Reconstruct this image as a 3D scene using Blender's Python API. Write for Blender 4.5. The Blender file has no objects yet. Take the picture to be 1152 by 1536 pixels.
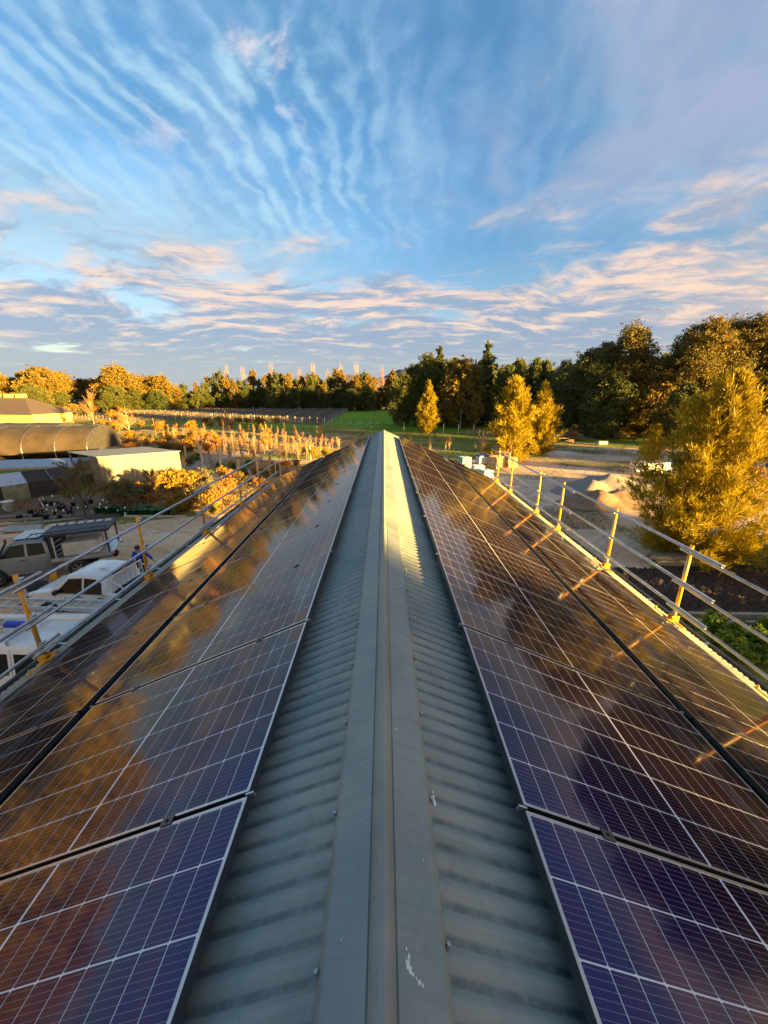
import bpy, bmesh, math, random
import numpy as np
from mathutils import Vector, Matrix
R = math.radians
rnd = random.Random(7)
C = bpy.context.scene.collection
sc = bpy.context.scene

# ------------------------------------------------------------------ camera, light, world, exposure
CAMH = 8.0                                   # camera above the ground, standing astride the ridge
PITCH = R(17.26)
cd = bpy.data.cameras.new('camera'); cam = bpy.data.objects.new('camera', cd); C.objects.link(cam)
cam.location = (0, 0, CAMH); cam.rotation_euler = (R(90) - PITCH, 0, 0)
cd.sensor_fit = 'HORIZONTAL'; cd.sensor_width = 36; cd.lens = 18.0
cd.clip_start = 0.05; cd.clip_end = 12000
sc.camera = cam

SUN_EL, SUN_AZ = R(5.4), R(124)              # azimuth clockwise from +Y
sdir = Vector((math.sin(SUN_AZ) * math.cos(SUN_EL), math.cos(SUN_AZ) * math.cos(SUN_EL), math.sin(SUN_EL)))
sl = bpy.data.lights.new('sun', 'SUN'); sl.energy = 5.0; sl.angle = R(1.0); sl.color = (1.0, 0.62, 0.17)
so = bpy.data.objects.new('sun', sl); C.objects.link(so)
so.rotation_euler = sdir.to_track_quat('Z', 'Y').to_euler()
sc.view_settings.view_transform = 'Standard'; sc.view_settings.look = 'None'
sc.view_settings.gamma = 1.0; sc.view_settings.use_curve_mapping = False
sc.view_settings.exposure = 3.0
sc.cycles.use_denoising = True
sc.cycles.max_bounces = 6; sc.cycles.diffuse_bounces = 3; sc.cycles.glossy_bounces = 3
sc.cycles.transmission_bounces = 4; sc.cycles.transparent_max_bounces = 8


class NT:
    """small node-graph helper"""
    def __init__(s, tree): s.t = tree; s.n = tree.nodes; s.l = tree.links
    def put(s, sock, v):
        if isinstance(v, bpy.types.NodeSocket): s.l.new(v, sock)
        elif v is not None:
            if isinstance(v, (tuple, list)) and len(v) == 3 and sock.type == 'RGBA': v = (*v, 1)
            sock.default_value = v
    def math(s, op, a, b=None, c=None, clamp=False):
        n = s.n.new('ShaderNodeMath'); n.operation = op; n.use_clamp = clamp
        s.put(n.inputs[0], a); s.put(n.inputs[1], b) if b is not None else None
        if c is not None: s.put(n.inputs[2], c)
        return n.outputs[0]
    def vmath(s, op, a, b=None):
        n = s.n.new('ShaderNodeVectorMath'); n.operation = op
        s.put(n.inputs[0], a)
        if b is not None: s.put(n.inputs['Scale'] if op == 'SCALE' else n.inputs[1], b)
        return n.outputs[0]
    def mix(s, f, a, b, mode='MIX'):
        n = s.n.new('ShaderNodeMix'); n.data_type = 'RGBA'; n.blend_type = mode
        s.put(n.inputs[0], f); s.put(n.inputs[6], a); s.put(n.inputs[7], b)
        return n.outputs[2]
    def noise(s, vec, scale, detail=3, rough=.5, dist=0.0):
        n = s.n.new('ShaderNodeTexNoise'); s.put(n.inputs['Vector'], vec)
        n.inputs['Scale'].default_value = scale; n.inputs['Detail'].default_value = detail
        n.inputs['Roughness'].default_value = rough; n.inputs['Distortion'].default_value = dist
        return n.outputs['Fac']
    def step(s, v, lo, hi, a=0.0, b=1.0):
        n = s.n.new('ShaderNodeMapRange'); n.interpolation_type = 'SMOOTHSTEP'
        s.put(n.inputs[0], v); n.inputs[1].default_value = lo; n.inputs[2].default_value = hi
        n.inputs[3].default_value = a; n.inputs[4].default_value = b
        return n.outputs[0]
    def mapping(s, vec, loc=(0, 0, 0), rot=(0, 0, 0), scale=(1, 1, 1)):
        n = s.n.new('ShaderNodeMapping'); s.put(n.inputs[0], vec)
        n.inputs[1].default_value = loc; n.inputs[2].default_value = rot; n.inputs[3].default_value = scale
        return n.outputs[0]
    def sep(s, vec):
        n = s.n.new('ShaderNodeSeparateXYZ'); s.put(n.inputs[0], vec); return n.outputs
    def comb(s, x, y, z):
        n = s.n.new('ShaderNodeCombineXYZ'); s.put(n.inputs[0], x); s.put(n.inputs[1], y); s.put(n.inputs[2], z)
        return n.outputs[0]


def build_world():
    w = bpy.data.worlds.new('World'); sc.world = w; w.use_nodes = True
    g = NT(w.node_tree); g.n.clear()
    tc = g.n.new('ShaderNodeTexCoord'); d = g.vmath('NORMALIZE', tc.outputs['Generated'])
    x, y, z = g.sep(d)
    sky = g.n.new('ShaderNodeTexSky'); sky.sky_type = 'NISHITA'; sky.sun_disc = False
    sky.sun_elevation = SUN_EL; sky.sun_rotation = SUN_AZ
    sky.air_density = 1.0; sky.dust_density = 0.6; sky.ozone_density = 1.6
    K = .48
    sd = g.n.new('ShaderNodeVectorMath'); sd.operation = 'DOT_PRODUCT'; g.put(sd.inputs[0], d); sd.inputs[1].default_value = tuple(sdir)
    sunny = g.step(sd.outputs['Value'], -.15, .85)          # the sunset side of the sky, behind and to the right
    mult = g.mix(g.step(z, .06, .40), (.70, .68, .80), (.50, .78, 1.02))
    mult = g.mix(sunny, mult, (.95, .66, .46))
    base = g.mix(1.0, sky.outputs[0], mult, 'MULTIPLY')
    zz = g.math('ADD', g.math('MAXIMUM', z, 0.0), 0.13)
    p = g.comb(g.math('DIVIDE', x, zz), g.math('DIVIDE', y, zz), 0.0)
    wa = g.noise(p, 1.0, 4); wb = g.noise(g.mapping(p, (7, 3, 0)), 1.0, 4)
    off = g.comb(g.math('SUBTRACT', wa, .5), g.math('SUBTRACT', wb, .5), 0)
    pw = g.vmath('ADD', p, g.vmath('SCALE', off, .8)); ps = g.vmath('ADD', p, g.vmath('SCALE', off, .42))
    # pale opening low at the left
    pale = g.math('MULTIPLY', g.math('MULTIPLY', g.step(x, .10, -.45), g.step(z, .12, .24)), g.step(z, .44, .29))
    col = g.mix(g.math('MULTIPLY', pale, .75), base, (2.9 * K, 4.1 * K, 4.8 * K))
    # darker blue-grey veil
    vd = g.noise(g.mapping(pw, (2, 8, 0), (0, 0, .1), (1.0, .9, 1)), 1.0, 5, .58)
    col = g.mix(g.math('MULTIPLY', g.math('MULTIPLY', g.step(vd, .38, .60), g.step(z, .22, .34)), .55), col, (.70 * K, 1.85 * K, 3.15 * K))
    # thin haze cloud giving a soft grain everywhere
    n0 = g.noise(g.mapping(ps, (1, 5, 0), (0, 0, .05), (1.3, .9, 1)), 2.2, 7, .62)
    col = g.mix(g.math('MULTIPLY', g.math('MULTIPLY', g.step(n0, .45, .75), g.step(z, .18, .3)), .50), col, (2.1 * K, 3.35 * K, 4.6 * K))
    # mackerel ripples running away from the viewer, densest at the left
    wv = g.n.new('ShaderNodeTexWave'); wv.wave_type = 'BANDS'; wv.bands_direction = 'X'
    g.put(wv.inputs['Vector'], g.mapping(ps, (0, 0, 0), (0, 0, R(9)), (1, .62, 1))); wv.inputs['Scale'].default_value = 3.3; wv.inputs['Distortion'].default_value = 7.0
    wv.inputs['Detail'].default_value = 3; wv.inputs['Detail Scale'].default_value = 1.6; wv.inputs['Detail Roughness'].default_value = .6
    n2b = g.noise(g.mapping(ps, (4, 4, 0), (0, 0, .2), (2.6, 2.6, 1)), 1.3, 6, .64)
    n2c = g.noise(g.mapping(ps, (1, 9, 0), (0, 0, .2), (3.2, 2.4, 1)), 2.6, 4, .6)
    left = g.step(x, 0.18, -0.30)
    patch = g.step(g.noise(g.mapping(p, (1.4, .6, 0)), 1.15, 3), .32, .56)
    rip = g.math('ADD', g.math('ADD', g.math('MULTIPLY', wv.outputs['Fac'], g.step(z, .70, .42, .03, .165)), g.math('MULTIPLY', n2b, .62)), g.math('MULTIPLY', n2c, .36))
    amt = g.math('ADD', .14, g.math('MULTIPLY', left, g.math('ADD', .16, g.math('MULTIPLY', patch, .60))))
    m2 = g.math('MULTIPLY', g.step(rip, .46, .76), g.math('MULTIPLY', g.step(z, 0.25, 0.35), amt))
    col = g.mix(m2, col, (2.6 * K, 4.0 * K, 5.0 * K))
    # lavender veil, upper right
    n3 = g.noise(g.mapping(pw, (5, 2, 0), (0, 0, -.5), (1.5, .9, 1)), 1.2, 6, .60)
    right = g.step(g.math('ADD', x, g.math('MULTIPLY', z, .40)), .14, .78)
    m3 = g.math('MULTIPLY', g.step(g.math('ADD', n3, g.math('MULTIPLY', right, .34)), .50, .80), g.step(z, .24, .44))
    col = g.mix(g.math('MULTIPLY', m3, .80), col, (2.35 * K, 2.6 * K, 3.55 * K))
    # pinkish puffs high at the left
    n4 = g.noise(g.mapping(pw, (9.3, 4, 0), (0, 0, -.2), (2.2, 1.3, 1)), 1.7, 6, .62)
    m4 = g.math('MULTIPLY', g.step(n4, .56, .70), g.math('MULTIPLY', g.step(z, .37, .48), g.step(x, .05, -.2)))
    col = g.mix(g.math('MULTIPLY', m4, .75), col, (4.8 * K, 4.4 * K, 4.7 * K))
    # banked cream and grey cloud in the lower sky
    n1 = g.noise(g.mapping(pw, (3.1, 1.7, 0), (0, 0, .10), (.95, 1.35, 1)), 1.35, 7, .60)
    cov1 = g.math('ADD', n1, g.step(z, .36, .12, 0.0, .27))
    m1 = g.math('MULTIPLY', g.step(cov1, .54, .72), g.step(z, 0.40, 0.30))
    shade = g.noise(g.mapping(pw, (3.4, 2.1, 0), (0, 0, .12), (1.1, 2.0, 1)), 2.3, 7, .62)
    lit = g.step(g.math('ADD', shade, g.step(z, .08, .22, -.07, .04)), .43, .64)
    c1 = g.mix(lit, (1.75 * K, 2.25 * K, 3.1 * K), (5.5 * K, 4.0 * K, 3.1 * K))
    c1 = g.mix(g.step(z, .13, .03), c1, (2.2 * K, 2.6 * K, 3.05 * K))
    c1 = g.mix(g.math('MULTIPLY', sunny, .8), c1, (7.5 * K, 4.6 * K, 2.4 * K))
    col = g.mix(g.math('MULTIPLY', m1, .88), col, c1)
    col = g.mix(g.math('MULTIPLY', g.math('MULTIPLY', g.step(z, .10, .0), .55), g.math('SUBTRACT', 1.0, sunny)), col, (2.5 * K, 2.85 * K, 3.1 * K))
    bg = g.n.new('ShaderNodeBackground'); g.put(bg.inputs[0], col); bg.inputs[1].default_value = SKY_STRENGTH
    out = g.n.new('ShaderNodeOutputWorld'); g.l.new(bg.outputs[0], out.inputs[0])

SKY_STRENGTH = 0.05
build_world()

# ------------------------------------------------------------------ materials
MATS = {}
def mat(name, color, rough=.7, metal=0.0, var=.15, scale=3.0, bump=0.0, bscale=None, spec=.5, coat=0.0, c2=None, thr=(.4, .6), detail=5, coords='Object', c3=None, s3=20, obj_var=0.0):
    m = bpy.data.materials.new(name); m.use_nodes = True; g = NT(m.node_tree)
    b = g.n['Principled BSDF']
    if coords == 'World':
        tc = g.n.new('ShaderNodeNewGeometry').outputs['Position']
    else:
        tc = g.n.new('ShaderNodeTexCoord').outputs['Object']
    n = g.noise(tc, scale, detail, .6)
    col = g.mix(g.step(n, .3, .7), tuple(max(0, c * (1 - var)) for c in color), tuple(min(1, c * (1 + var)) for c in color))
    if c2 is not None:
        col = g.mix(g.step(g.noise(tc, scale * .37, 5, .65), thr[0], thr[1]), col, c2)
    if c3 is not None:
        col = g.mix(g.math('MULTIPLY', g.step(g.noise(tc, s3, 4, .7), .55, .75), .7), col, c3)
    if obj_var:
        oi = g.n.new('ShaderNodeObjectInfo')
        f = g.math('ADD', 1 - obj_var, g.math('MULTIPLY', oi.outputs['Random'], 2 * obj_var))
        col = g.mix(1.0, col, g.comb(f, f, f), 'MULTIPLY')
    g.put(b.inputs['Base Color'], col)
    b.inputs['Roughness'].default_value = rough; b.inputs['Metallic'].default_value = metal
    b.inputs['Specular IOR Level'].default_value = spec
    if coat: b.inputs['Coat Weight'].default_value = coat; b.inputs['Coat Roughness'].default_value = .05
    if bump:
        bn = g.n.new('ShaderNodeBump'); bn.inputs['Strength'].default_value = bump; bn.inputs['Distance'].default_value = .05
        g.l.new(g.noise(tc, bscale or scale * 4, 6, .65), bn.inputs['Height']); g.l.new(bn.outputs[0], b.inputs['Normal'])
    MATS[name] = m
    return m

def leaf_mat(name, color, color2, trans=.35, rough=.6):
    m = bpy.data.materials.new(name); m.use_nodes = True; g = NT(m.node_tree)
    b = g.n['Principled BSDF']
    at = g.n.new('ShaderNodeAttribute'); at.attribute_name = 'tint'
    oi = g.n.new('ShaderNodeObjectInfo')
    f = g.math('ADD', g.math('MULTIPLY', at.outputs['Fac'], .75), g.math('MULTIPLY', oi.outputs['Random'], .25))
    col = g.mix(f, color, color2)
    g.put(b.inputs['Base Color'], col); b.inputs['Roughness'].default_value = rough
    b.inputs['Specular IOR Level'].default_value = .25
    tr = g.n.new('ShaderNodeBsdfTranslucent'); g.put(tr.inputs[0], col)
    ms = g.n.new('ShaderNodeMixShader'); ms.inputs[0].default_value = trans
    g.l.new(b.outputs[0], ms.inputs[1]); g.l.new(tr.outputs[0], ms.inputs[2])
    g.l.new(ms.outputs[0], g.n['Material Output'].inputs[0])
    return m

def steel_roof_mat():
    m = bpy.data.materials.new('painted_roof_steel'); m.use_nodes = True; g = NT(m.node_tree)
    b = g.n['Principled BSDF']; pos = g.n.new('ShaderNodeNewGeometry').outputs['Position']
    n = g.noise(pos, 2.2, 6, .65); n2 = g.noise(g.mapping(pos, (0, 0, 0), (0, 0, 0), (1.2, 26, 1.2)), 1.6, 5, .6)
    col = g.mix(g.step(n, .3, .72), (.172, .212, .196), (.292, .315, .262))
    col = g.mix(g.math('MULTIPLY', g.step(n2, .5, .75), .35), col, (.12, .15, .15))
    sp = g.noise(pos, 38, 4, .75)
    col = g.mix(g.math('MULTIPLY', g.step(sp, .60, .72), .3), col, (.36, .36, .33))
    dk = g.noise(pos, 11, 5, .7)
    col = g.mix(g.math('MULTIPLY', g.step(dk, .58, .75), .4), col, (.09, .11, .11))
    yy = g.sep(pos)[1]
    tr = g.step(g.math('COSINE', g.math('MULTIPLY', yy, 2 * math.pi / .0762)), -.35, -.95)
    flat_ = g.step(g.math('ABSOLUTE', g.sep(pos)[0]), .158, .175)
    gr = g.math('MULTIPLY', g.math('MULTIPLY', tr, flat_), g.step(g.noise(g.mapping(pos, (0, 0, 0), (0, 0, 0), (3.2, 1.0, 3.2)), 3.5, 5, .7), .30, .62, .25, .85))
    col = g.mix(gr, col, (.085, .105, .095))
    lt = g.noise(g.mapping(pos, (0, 0, 0), (0, 0, 0), (5, 30, 5)), 2.0, 4, .7)
    col = g.mix(g.math('MULTIPLY', g.step(lt, .62, .74), .35), col, (.42, .42, .37))
    g.put(b.inputs['Base Color'], col); b.inputs['Roughness'].default_value = .48
    g.put(b.inputs['Roughness'], g.step(n, .3, .7, .40, .62))
    bn = g.n.new('ShaderNodeBump'); bn.inputs['Strength'].default_value = .25; bn.inputs['Distance'].default_value = .004
    g.l.new(g.noise(pos, 90, 4, .7), bn.inputs['Height']); g.l.new(bn.outputs[0], b.inputs['Normal'])
    return m

def cell_mat():
    m = bpy.data.materials.new('silicon_cell'); m.use_nodes = True; g = NT(m.node_tree)
    b = g.n['Principled BSDF']
    uv = g.n.new('ShaderNodeUVMap'); u, v, _ = g.sep(uv.outputs[0])
    # u in metres along the ridge direction, ten busbars per 182 mm cell
    fr = g.math('FRACT', g.math('MULTIPLY', u, 1 / .01805))
    line = g.math('LESS_THAN', g.math('ABSOLUTE', g.math('SUBTRACT', fr, .5)), .028)
    oi = g.n.new('ShaderNodeObjectInfo'); pos = g.n.new('ShaderNodeNewGeometry').outputs['Position']
    n = g.noise(pos, 1.1, 3)
    c = g.mix(g.step(g.math('ADD', n, g.math('MULTIPLY', oi.outputs['Random'], .12)), .4, .72), (.006, .008, .115), (.026, .006, .070))
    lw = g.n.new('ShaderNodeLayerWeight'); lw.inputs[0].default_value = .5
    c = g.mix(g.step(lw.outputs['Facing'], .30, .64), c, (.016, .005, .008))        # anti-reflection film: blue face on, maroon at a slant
    dust = g.noise(pos, 2.6, 6, .7)
    c = g.mix(g.math('MULTIPLY', g.step(dust, .5, .8), .05), c, (.20, .17, .15))
    c = g.mix(line, c, (.22, .21, .22))
    g.put(b.inputs['Base Color'], c)
    sm = g.noise(g.mapping(pos, (0, 0, 0), (0, 0, .4), (1, 2.5, 1)), 3.0, 5, .6)
    g.put(b.inputs['Roughness'], g.step(sm,   .35, .75, .06, .105)); b.inputs['IOR'].default_value = 1.37
    return m

M = {}
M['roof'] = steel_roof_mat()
M['cell'] = cell_mat()
M['backsheet'] = mat('white_backsheet', (.72, .72, .73), .08, var=.04)
M['frame'] = mat('anodised_frame', (.48, .48, .49), .32, 1.0, var=.08, scale=12)
M['frame_dark'] = mat('dark_anodised', (.10, .10, .105), .38, .8, var=.1, scale=12)
M['black'] = mat('black_rubber', (.015, .015, .016), .7, var=.3, scale=8)
M['galv'] = mat('galvanised_tube', (.50, .52, .54), .34, .9, var=.18, scale=9, bump=.05)
M['yellow'] = mat('yellow_paint', (.80, .36, .015), .42, var=.14, scale=6, c3=(.35, .20, .08), s3=26)
M['sticker'] = mat('white_sticker', (.75, .75, .72), .5, var=.05)
M['gutter'] = mat('gutter_steel', (.12, .12, .115), .5, .2, var=.25, scale=5)
M['screw'] = mat('zinc_screw', (.4, .4, .38), .4, .8)
M['wallsteel'] = mat('wall_steel', (.22, .25, .24), .55, var=.1)
M['drop'] = mat('bird_dropping', (.75, .74, .68), .8, var=.12, scale=40)
M['white_paint'] = mat('white_car_paint', (.80, .76, .68), .28, var=.03, coat=.6, c3=(.55, .52, .46), s3=4)
M['grey_paint'] = mat('grey_car_paint', (.20, .23, .24), .3, .3, var=.05, coat=.6, c3=(.30, .28, .24), s3=4)
M['glass'] = mat('tinted_glass', (.010, .020, .016), .12, var=.2, spec=.18)
M['tyre'] = mat('tyre_rubber', (.025, .024, .022), .85, var=.3, scale=10, c3=(.16, .13, .10), s3=6)
M['rim'] = mat('alloy_rim', (.45, .45, .44), .35, .9)
M['plastic'] = mat('black_plastic', (.03, .03, .032), .55, var=.2)
M['lamp'] = mat('lamp_lens', (.7, .7, .68), .1)
M['redlamp'] = mat('red_lens', (.55, .02, .015), .15)
M['orange'] = mat('orange_lens', (.85, .16, .02), .3)
M['alu'] = mat('bare_aluminium', (.55, .55, .54), .38, .8, var=.1, scale=7)
M['blue'] = mat('blue_plastic', (.02, .06, .45), .5, var=.15)
M['green_logo'] = mat('green_vinyl', (.03, .28, .05), .5)
M['cream'] = mat('cream_panel', (.55, .50, .40), .6, var=.12)
M['timber'] = mat('raw_timber', (.42, .29, .17), .8, var=.25, scale=6, bump=.2, obj_var=.2)
M['oldtimber'] = mat('weathered_timber', (.30, .25, .19), .85, var=.3, scale=6, bump=.2, obj_var=.25)
M['postwood'] = mat('pale_post_timber', (.62, .50, .34), .8, var=.2, scale=5, obj_var=.15)
M['shedwhite'] = mat('white_cladding', (.33, .30, .19), .5, var=.10, scale=2, c3=(.24, .20, .14), s3=1.5)
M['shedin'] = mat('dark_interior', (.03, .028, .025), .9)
M['cloth'] = mat('brown_shade_cloth', (.052, .036, .024), .9, var=.35, scale=.5, bump=.15, bscale=9)
M['clothdark'] = mat('black_shade_cloth', (.040, .037, .033), .9, var=.2, scale=1.5, bump=.2, bscale=8)
M['clothlight'] = mat('translucent_sheet', (.42, .47, .52), .35, var=.12)
M['bluegrey'] = mat('blue_grey_sheet', (.30, .36, .40), .5, var=.12)
M['olivewall'] = mat('mossy_wall', (.22, .22, .13), .8, var=.3, scale=3)
M['yelwall'] = mat('pale_green_cladding', (.48, .44, .13), .6, var=.1)
M['brownroof'] = mat('brown_roof_sheet', (.095, .068, .05), .7, var=.15)
M['concrete'] = mat('grey_concrete', (.36, .34, .31), .85, var=.18, scale=3)
M['wood_trunk'] = mat('bark', (.14, .095, .06), .9, var=.3, scale=5, bump=.5)
M['pale_trunk'] = mat('pale_bark', (.38, .33, .27), .85, var=.25, scale=4, bump=.3)
M['twig'] = mat('bare_twig', (.52, .28, .15), .85, var=.3, scale=3, obj_var=.3)
M['pinktwig'] = mat('pink_twig', (.58, .34, .24), .85, var=.25, scale=3, obj_var=.2)
M['pot'] = mat('black_pot', (.025, .027, .027), .6, var=.2)
M['potgreen'] = mat('green_grow_bag', (.02, .13, .05), .6, var=.25, obj_var=.3)
M['skin'] = mat('skin', (.45, .27, .19), .6, var=.06)
M['shirt'] = mat('blue_shirt', (.015, .035, .42), .8, var=.15, scale=12)
M['trousers'] = mat('dark_trousers', (.03, .03, .045), .85, var=.2)
M['hair'] = mat('brown_hair', (.07, .04, .025), .8)
M['gravelpile'] = mat('grey_gravel', (.26, .235, .20), .95, var=.25, scale=14, bump=1.0, bscale=30)
M['soilpile'] = mat('brown_soil', (.27, .16, .09), .95, var=.3, scale=8, bump=1.0, bscale=18, c2=(.16, .14, .12), thr=(.48, .7))
M['mulch'] = mat('dark_mulch', (.055, .035, .024), .95, var=.5, scale=6, bump=1.0, bscale=20, c2=(.11, .06, .035), thr=(.5, .7), coords='World')
M['wrapgreen'] = mat('green_white_bags', (.30, .48, .36), .5, var=.25, scale=4)
M['wrapwhite'] = mat('white_wrap', (.62, .64, .60), .4, var=.15, scale=4)
M['wrapblue'] = mat('pale_blue_bags', (.35, .50, .62), .5, var=.2, scale=5)
M['red'] = mat('red_paint', (.11, .02, .015), .5)
M['rock'] = mat('pale_rock', (.52, .49, .45), .85, var=.25, scale=5, bump=.5)
M['hill'] = mat('distant_hill', (.13, .105, .11), .95, var=.2, scale=.01)
M['vinecane'] = mat('vine_cane', (.15, .12, .085), .9, var=.3, scale=1, obj_var=.15)
M['pathgravel'] = mat('pale_path', (.46, .38, .31), .95, var=.15, scale=.8, bump=.6, bscale=10, coords='World')
L = {}
L['casuarina'] = leaf_mat('casuarina_needles', (.17, .135, .006), (.52, .37, .012), .32)
L['dark'] = leaf_mat('dark_foliage', (.055, .075, .020), (.15, .15, .03), .25)
L['dark2'] = leaf_mat('deep_green_foliage', (.05, .075, .022), (.12, .135, .03), .25)
L['euca'] = leaf_mat('olive_foliage', (.10, .09, .020), (.31, .19, .026), .3)
L['olive'] = leaf_mat('olive_gold_foliage', (.07, .078, .018), (.27, .18, .028), .3)
L['gold'] = leaf_mat('golden_foliage', (.23, .15, .02), (.46, .28, .03), .35)
L['rust'] = leaf_mat('rusty_foliage', (.33, .14, .04), (.50, .26, .05), .35)
L['pink'] = leaf_mat('pinkish_buds', (.42, .24, .14), (.56, .34, .18), .3)
L['shrub'] = leaf_mat('grey_green_shrub', (.13, .12, .05), (.27, .21, .075), .3)
L['lush'] = leaf_mat('lush_green', (.06, .15, .02), (.20, .26, .04), .35)
L['yel'] = leaf_mat('yellow_foliage', (.22, .19, .01), (.36, .29, .02), .35)
L['dry'] = leaf_mat('dry_stems', (.27, .17, .08), (.42, .27, .13), .2)
L['grass'] = leaf_mat('grass_blades', (.08, .15, .015), (.16, .22, .025), .3)

# ------------------------------------------------------------------ building helpers
def tag(o, label=None, cat=None, group=None, kind=None):
    if label: o['label'] = label
    if cat: o['category'] = cat
    if group: o['group'] = group
    if kind: o['kind'] = kind
    return o

class MB:
    def __init__(s): s.v = []; s.f = []; s.m = []; s.mats = []; s.cur = 0; s.sm = []
    def use(s, m):
        if m not in s.mats: s.mats.append(m)
        s.cur = s.mats.index(m); return s
    def add(s, vs, fs, smooth=False):
        b = len(s.v); s.v += [tuple(v) for v in vs]
        for f in fs: s.f.append(tuple(b + i for i in f)); s.m.append(s.cur); s.sm.append(smooth)
    def box(s, c, size, rot=None, bev=0.0):
        x, y, z = (k / 2 for k in size); c = Vector(c)
        if bev:
            pts = []
            for sx in (-1, 1):
                for sy in (-1, 1):
                    for sz in (-1, 1):
                        for ax in range(3):
                            p = [sx * x, sy * y, sz * z]
                            for k in range(3):
                                if k != ax: p[k] -= math.copysign(bev, p[k])
                            pts.append(Vector(p))
            bm = bmesh.new()
            for p in pts: bm.verts.new(p)
            bmesh.ops.convex_hull(bm, input=bm.verts)
            bm.verts.index_update()
            vs = [v.co.copy() for v in bm.verts]; fs = [[v.index for v in f.verts] for f in bm.faces]; bm.free()
        else:
            vs = [Vector((a * x, b * y, d * z)) for a in (-1, 1) for b in (-1, 1) for d in (-1, 1)]
            fs = [(0, 1, 3, 2), (4, 6, 7, 5), (0, 4, 5, 1), (2, 3, 7, 6), (0, 2, 6, 4), (1, 5, 7, 3)]
        if rot is not None: vs = [rot @ v for v in vs]
        s.add([c + v for v in vs], fs)
        return s
    def tube(s, a, b, r, r2=None, n=8, cap=True):
        a, b = Vector(a), Vector(b); r2 = r if r2 is None else r2
        d = (b - a).normalized(); u = d.orthogonal().normalized(); w = d.cross(u)
        vs = []
        for p, rr in ((a, r), (b, r2)):
            for i in range(n):
                t = 2 * math.pi * i / n; vs.append(p + (u * math.cos(t) + w * math.sin(t)) * rr)
        s.add(vs, [(i, (i + 1) % n, n + (i + 1) % n, n + i) for i in range(n)], True)
        if cap: s.add(vs, [tuple(range(n))[::-1], tuple(range(n, 2 * n))])
        return s
    def path(s, pts, rs, n=6):
        for i in range(len(pts) - 1): s.tube(pts[i], pts[i + 1], rs[i], rs[i + 1], n, cap=(i == len(pts) - 2))
        return s
    def hollow(s, a, b, r, t=.004, n=14):
        a, b = Vector(a), Vector(b); d = (b - a).normalized(); u = d.orthogonal().normalized(); w = d.cross(u)
        vs = []
        for p, rr in ((a, r), (b, r), (a, r - t), (b, r - t)):
            for i in range(n):
                q = 2 * math.pi * i / n; vs.append(p + (u * math.cos(q) + w * math.sin(q)) * rr)
        fs = []
        for i in range(n):
            j = (i + 1) % n
            fs += [(i, j, n + j, n + i), (2 * n + j, 2 * n + i, 3 * n + i, 3 * n + j), (j, i, 2 * n + i, 2 * n + j), (n + i, n + j, 3 * n + j, 3 * n + i)]
        s.add(vs, fs, True)
        return s
    def lathe(s, prof, c=(0, 0, 0), n=16, axis='Z'):
        vs = []
        for r, h in prof:
            for i in range(n):
                t = 2 * math.pi * i / n
                p = (r * math.cos(t), r * math.sin(t), h) if axis == 'Z' else (r * math.cos(t), h, r * math.sin(t))
                vs.append(Vector(c) + Vector(p))
        s.add(vs, [(k * n + i, k * n + (i + 1) % n, (k + 1) * n + (i + 1) % n, (k + 1) * n + i) for k in range(len(prof) - 1) for i in range(n)], True)
        return s
    def prism(s, pts, a, b):
        """pts: 2D outline; a(p),b(p) map to 3D for the two faces"""
        n = len(pts); vs = [a(p) for p in pts] + [b(p) for p in pts]
        s.add(vs, [tuple(range(n)), tuple(range(n, 2 * n))[::-1]] + [(i, n + i, n + (i + 1) % n, (i + 1) % n) for i in range(n)])
        return s
    def mesh(s, name):
        me = bpy.data.meshes.new(name); me.from_pydata(s.v, [], s.f)
        for m in s.mats: me.materials.append(m)
        me.polygons.foreach_set('material_index', s.m); me.polygons.foreach_set('use_smooth', s.sm)
        me.update()
        bm = bmesh.new(); bm.from_mesh(me); bmesh.ops.recalc_face_normals(bm, faces=bm.faces); bm.to_mesh(me); bm.free()
        return me
    def build(s, name, m=None, parent=None, smooth=None):
        if m is not None: s.mats = [m] + [x for x in s.mats if x is not m][:0] if not s.mats else s.mats
        if not s.mats: s.mats = [m]
        return link(name, s.mesh(name), parent)

def link(name, me, parent=None, loc=None):
    o = bpy.data.objects.new(name, me); C.objects.link(o)
    if parent: o.parent = parent
    if loc is not None: o.location = loc
    return o

def mb(m): return MB().use(m)

def empty(name, loc, label, cat, group=None, rz=0.0, scale=1.0):
    o = bpy.data.objects.new(name, None); C.objects.link(o); o.location = loc; o.rotation_euler = (0, 0, rz)
    o.scale = (scale,) * 3 if not isinstance(scale, tuple) else scale
    o.empty_display_size = .2
    return tag(o, label, cat, group)

def copy_tree(o, parent=None):
    c = o.copy(); C.objects.link(c)
    if parent: c.parent = parent
    for ch in list(o.children): copy_tree(ch, c)
    return c

class Proto:
    """first use takes the prototype itself, later uses copy it with its parts"""
    def __init__(s, root): s.r = root; s.used = False
    def place(s, loc, rz=0.0, scale=1.0, label=None, group=None, name=None):
        o = s.r if not s.used else copy_tree(s.r); s.used = True
        o.location = loc; o.rotation_euler = (0, 0, rz)
        o.scale = (scale,) * 3 if not isinstance(scale, tuple) else scale
        if label: o['label'] = label
        if group: o['group'] = group
        return o

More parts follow.
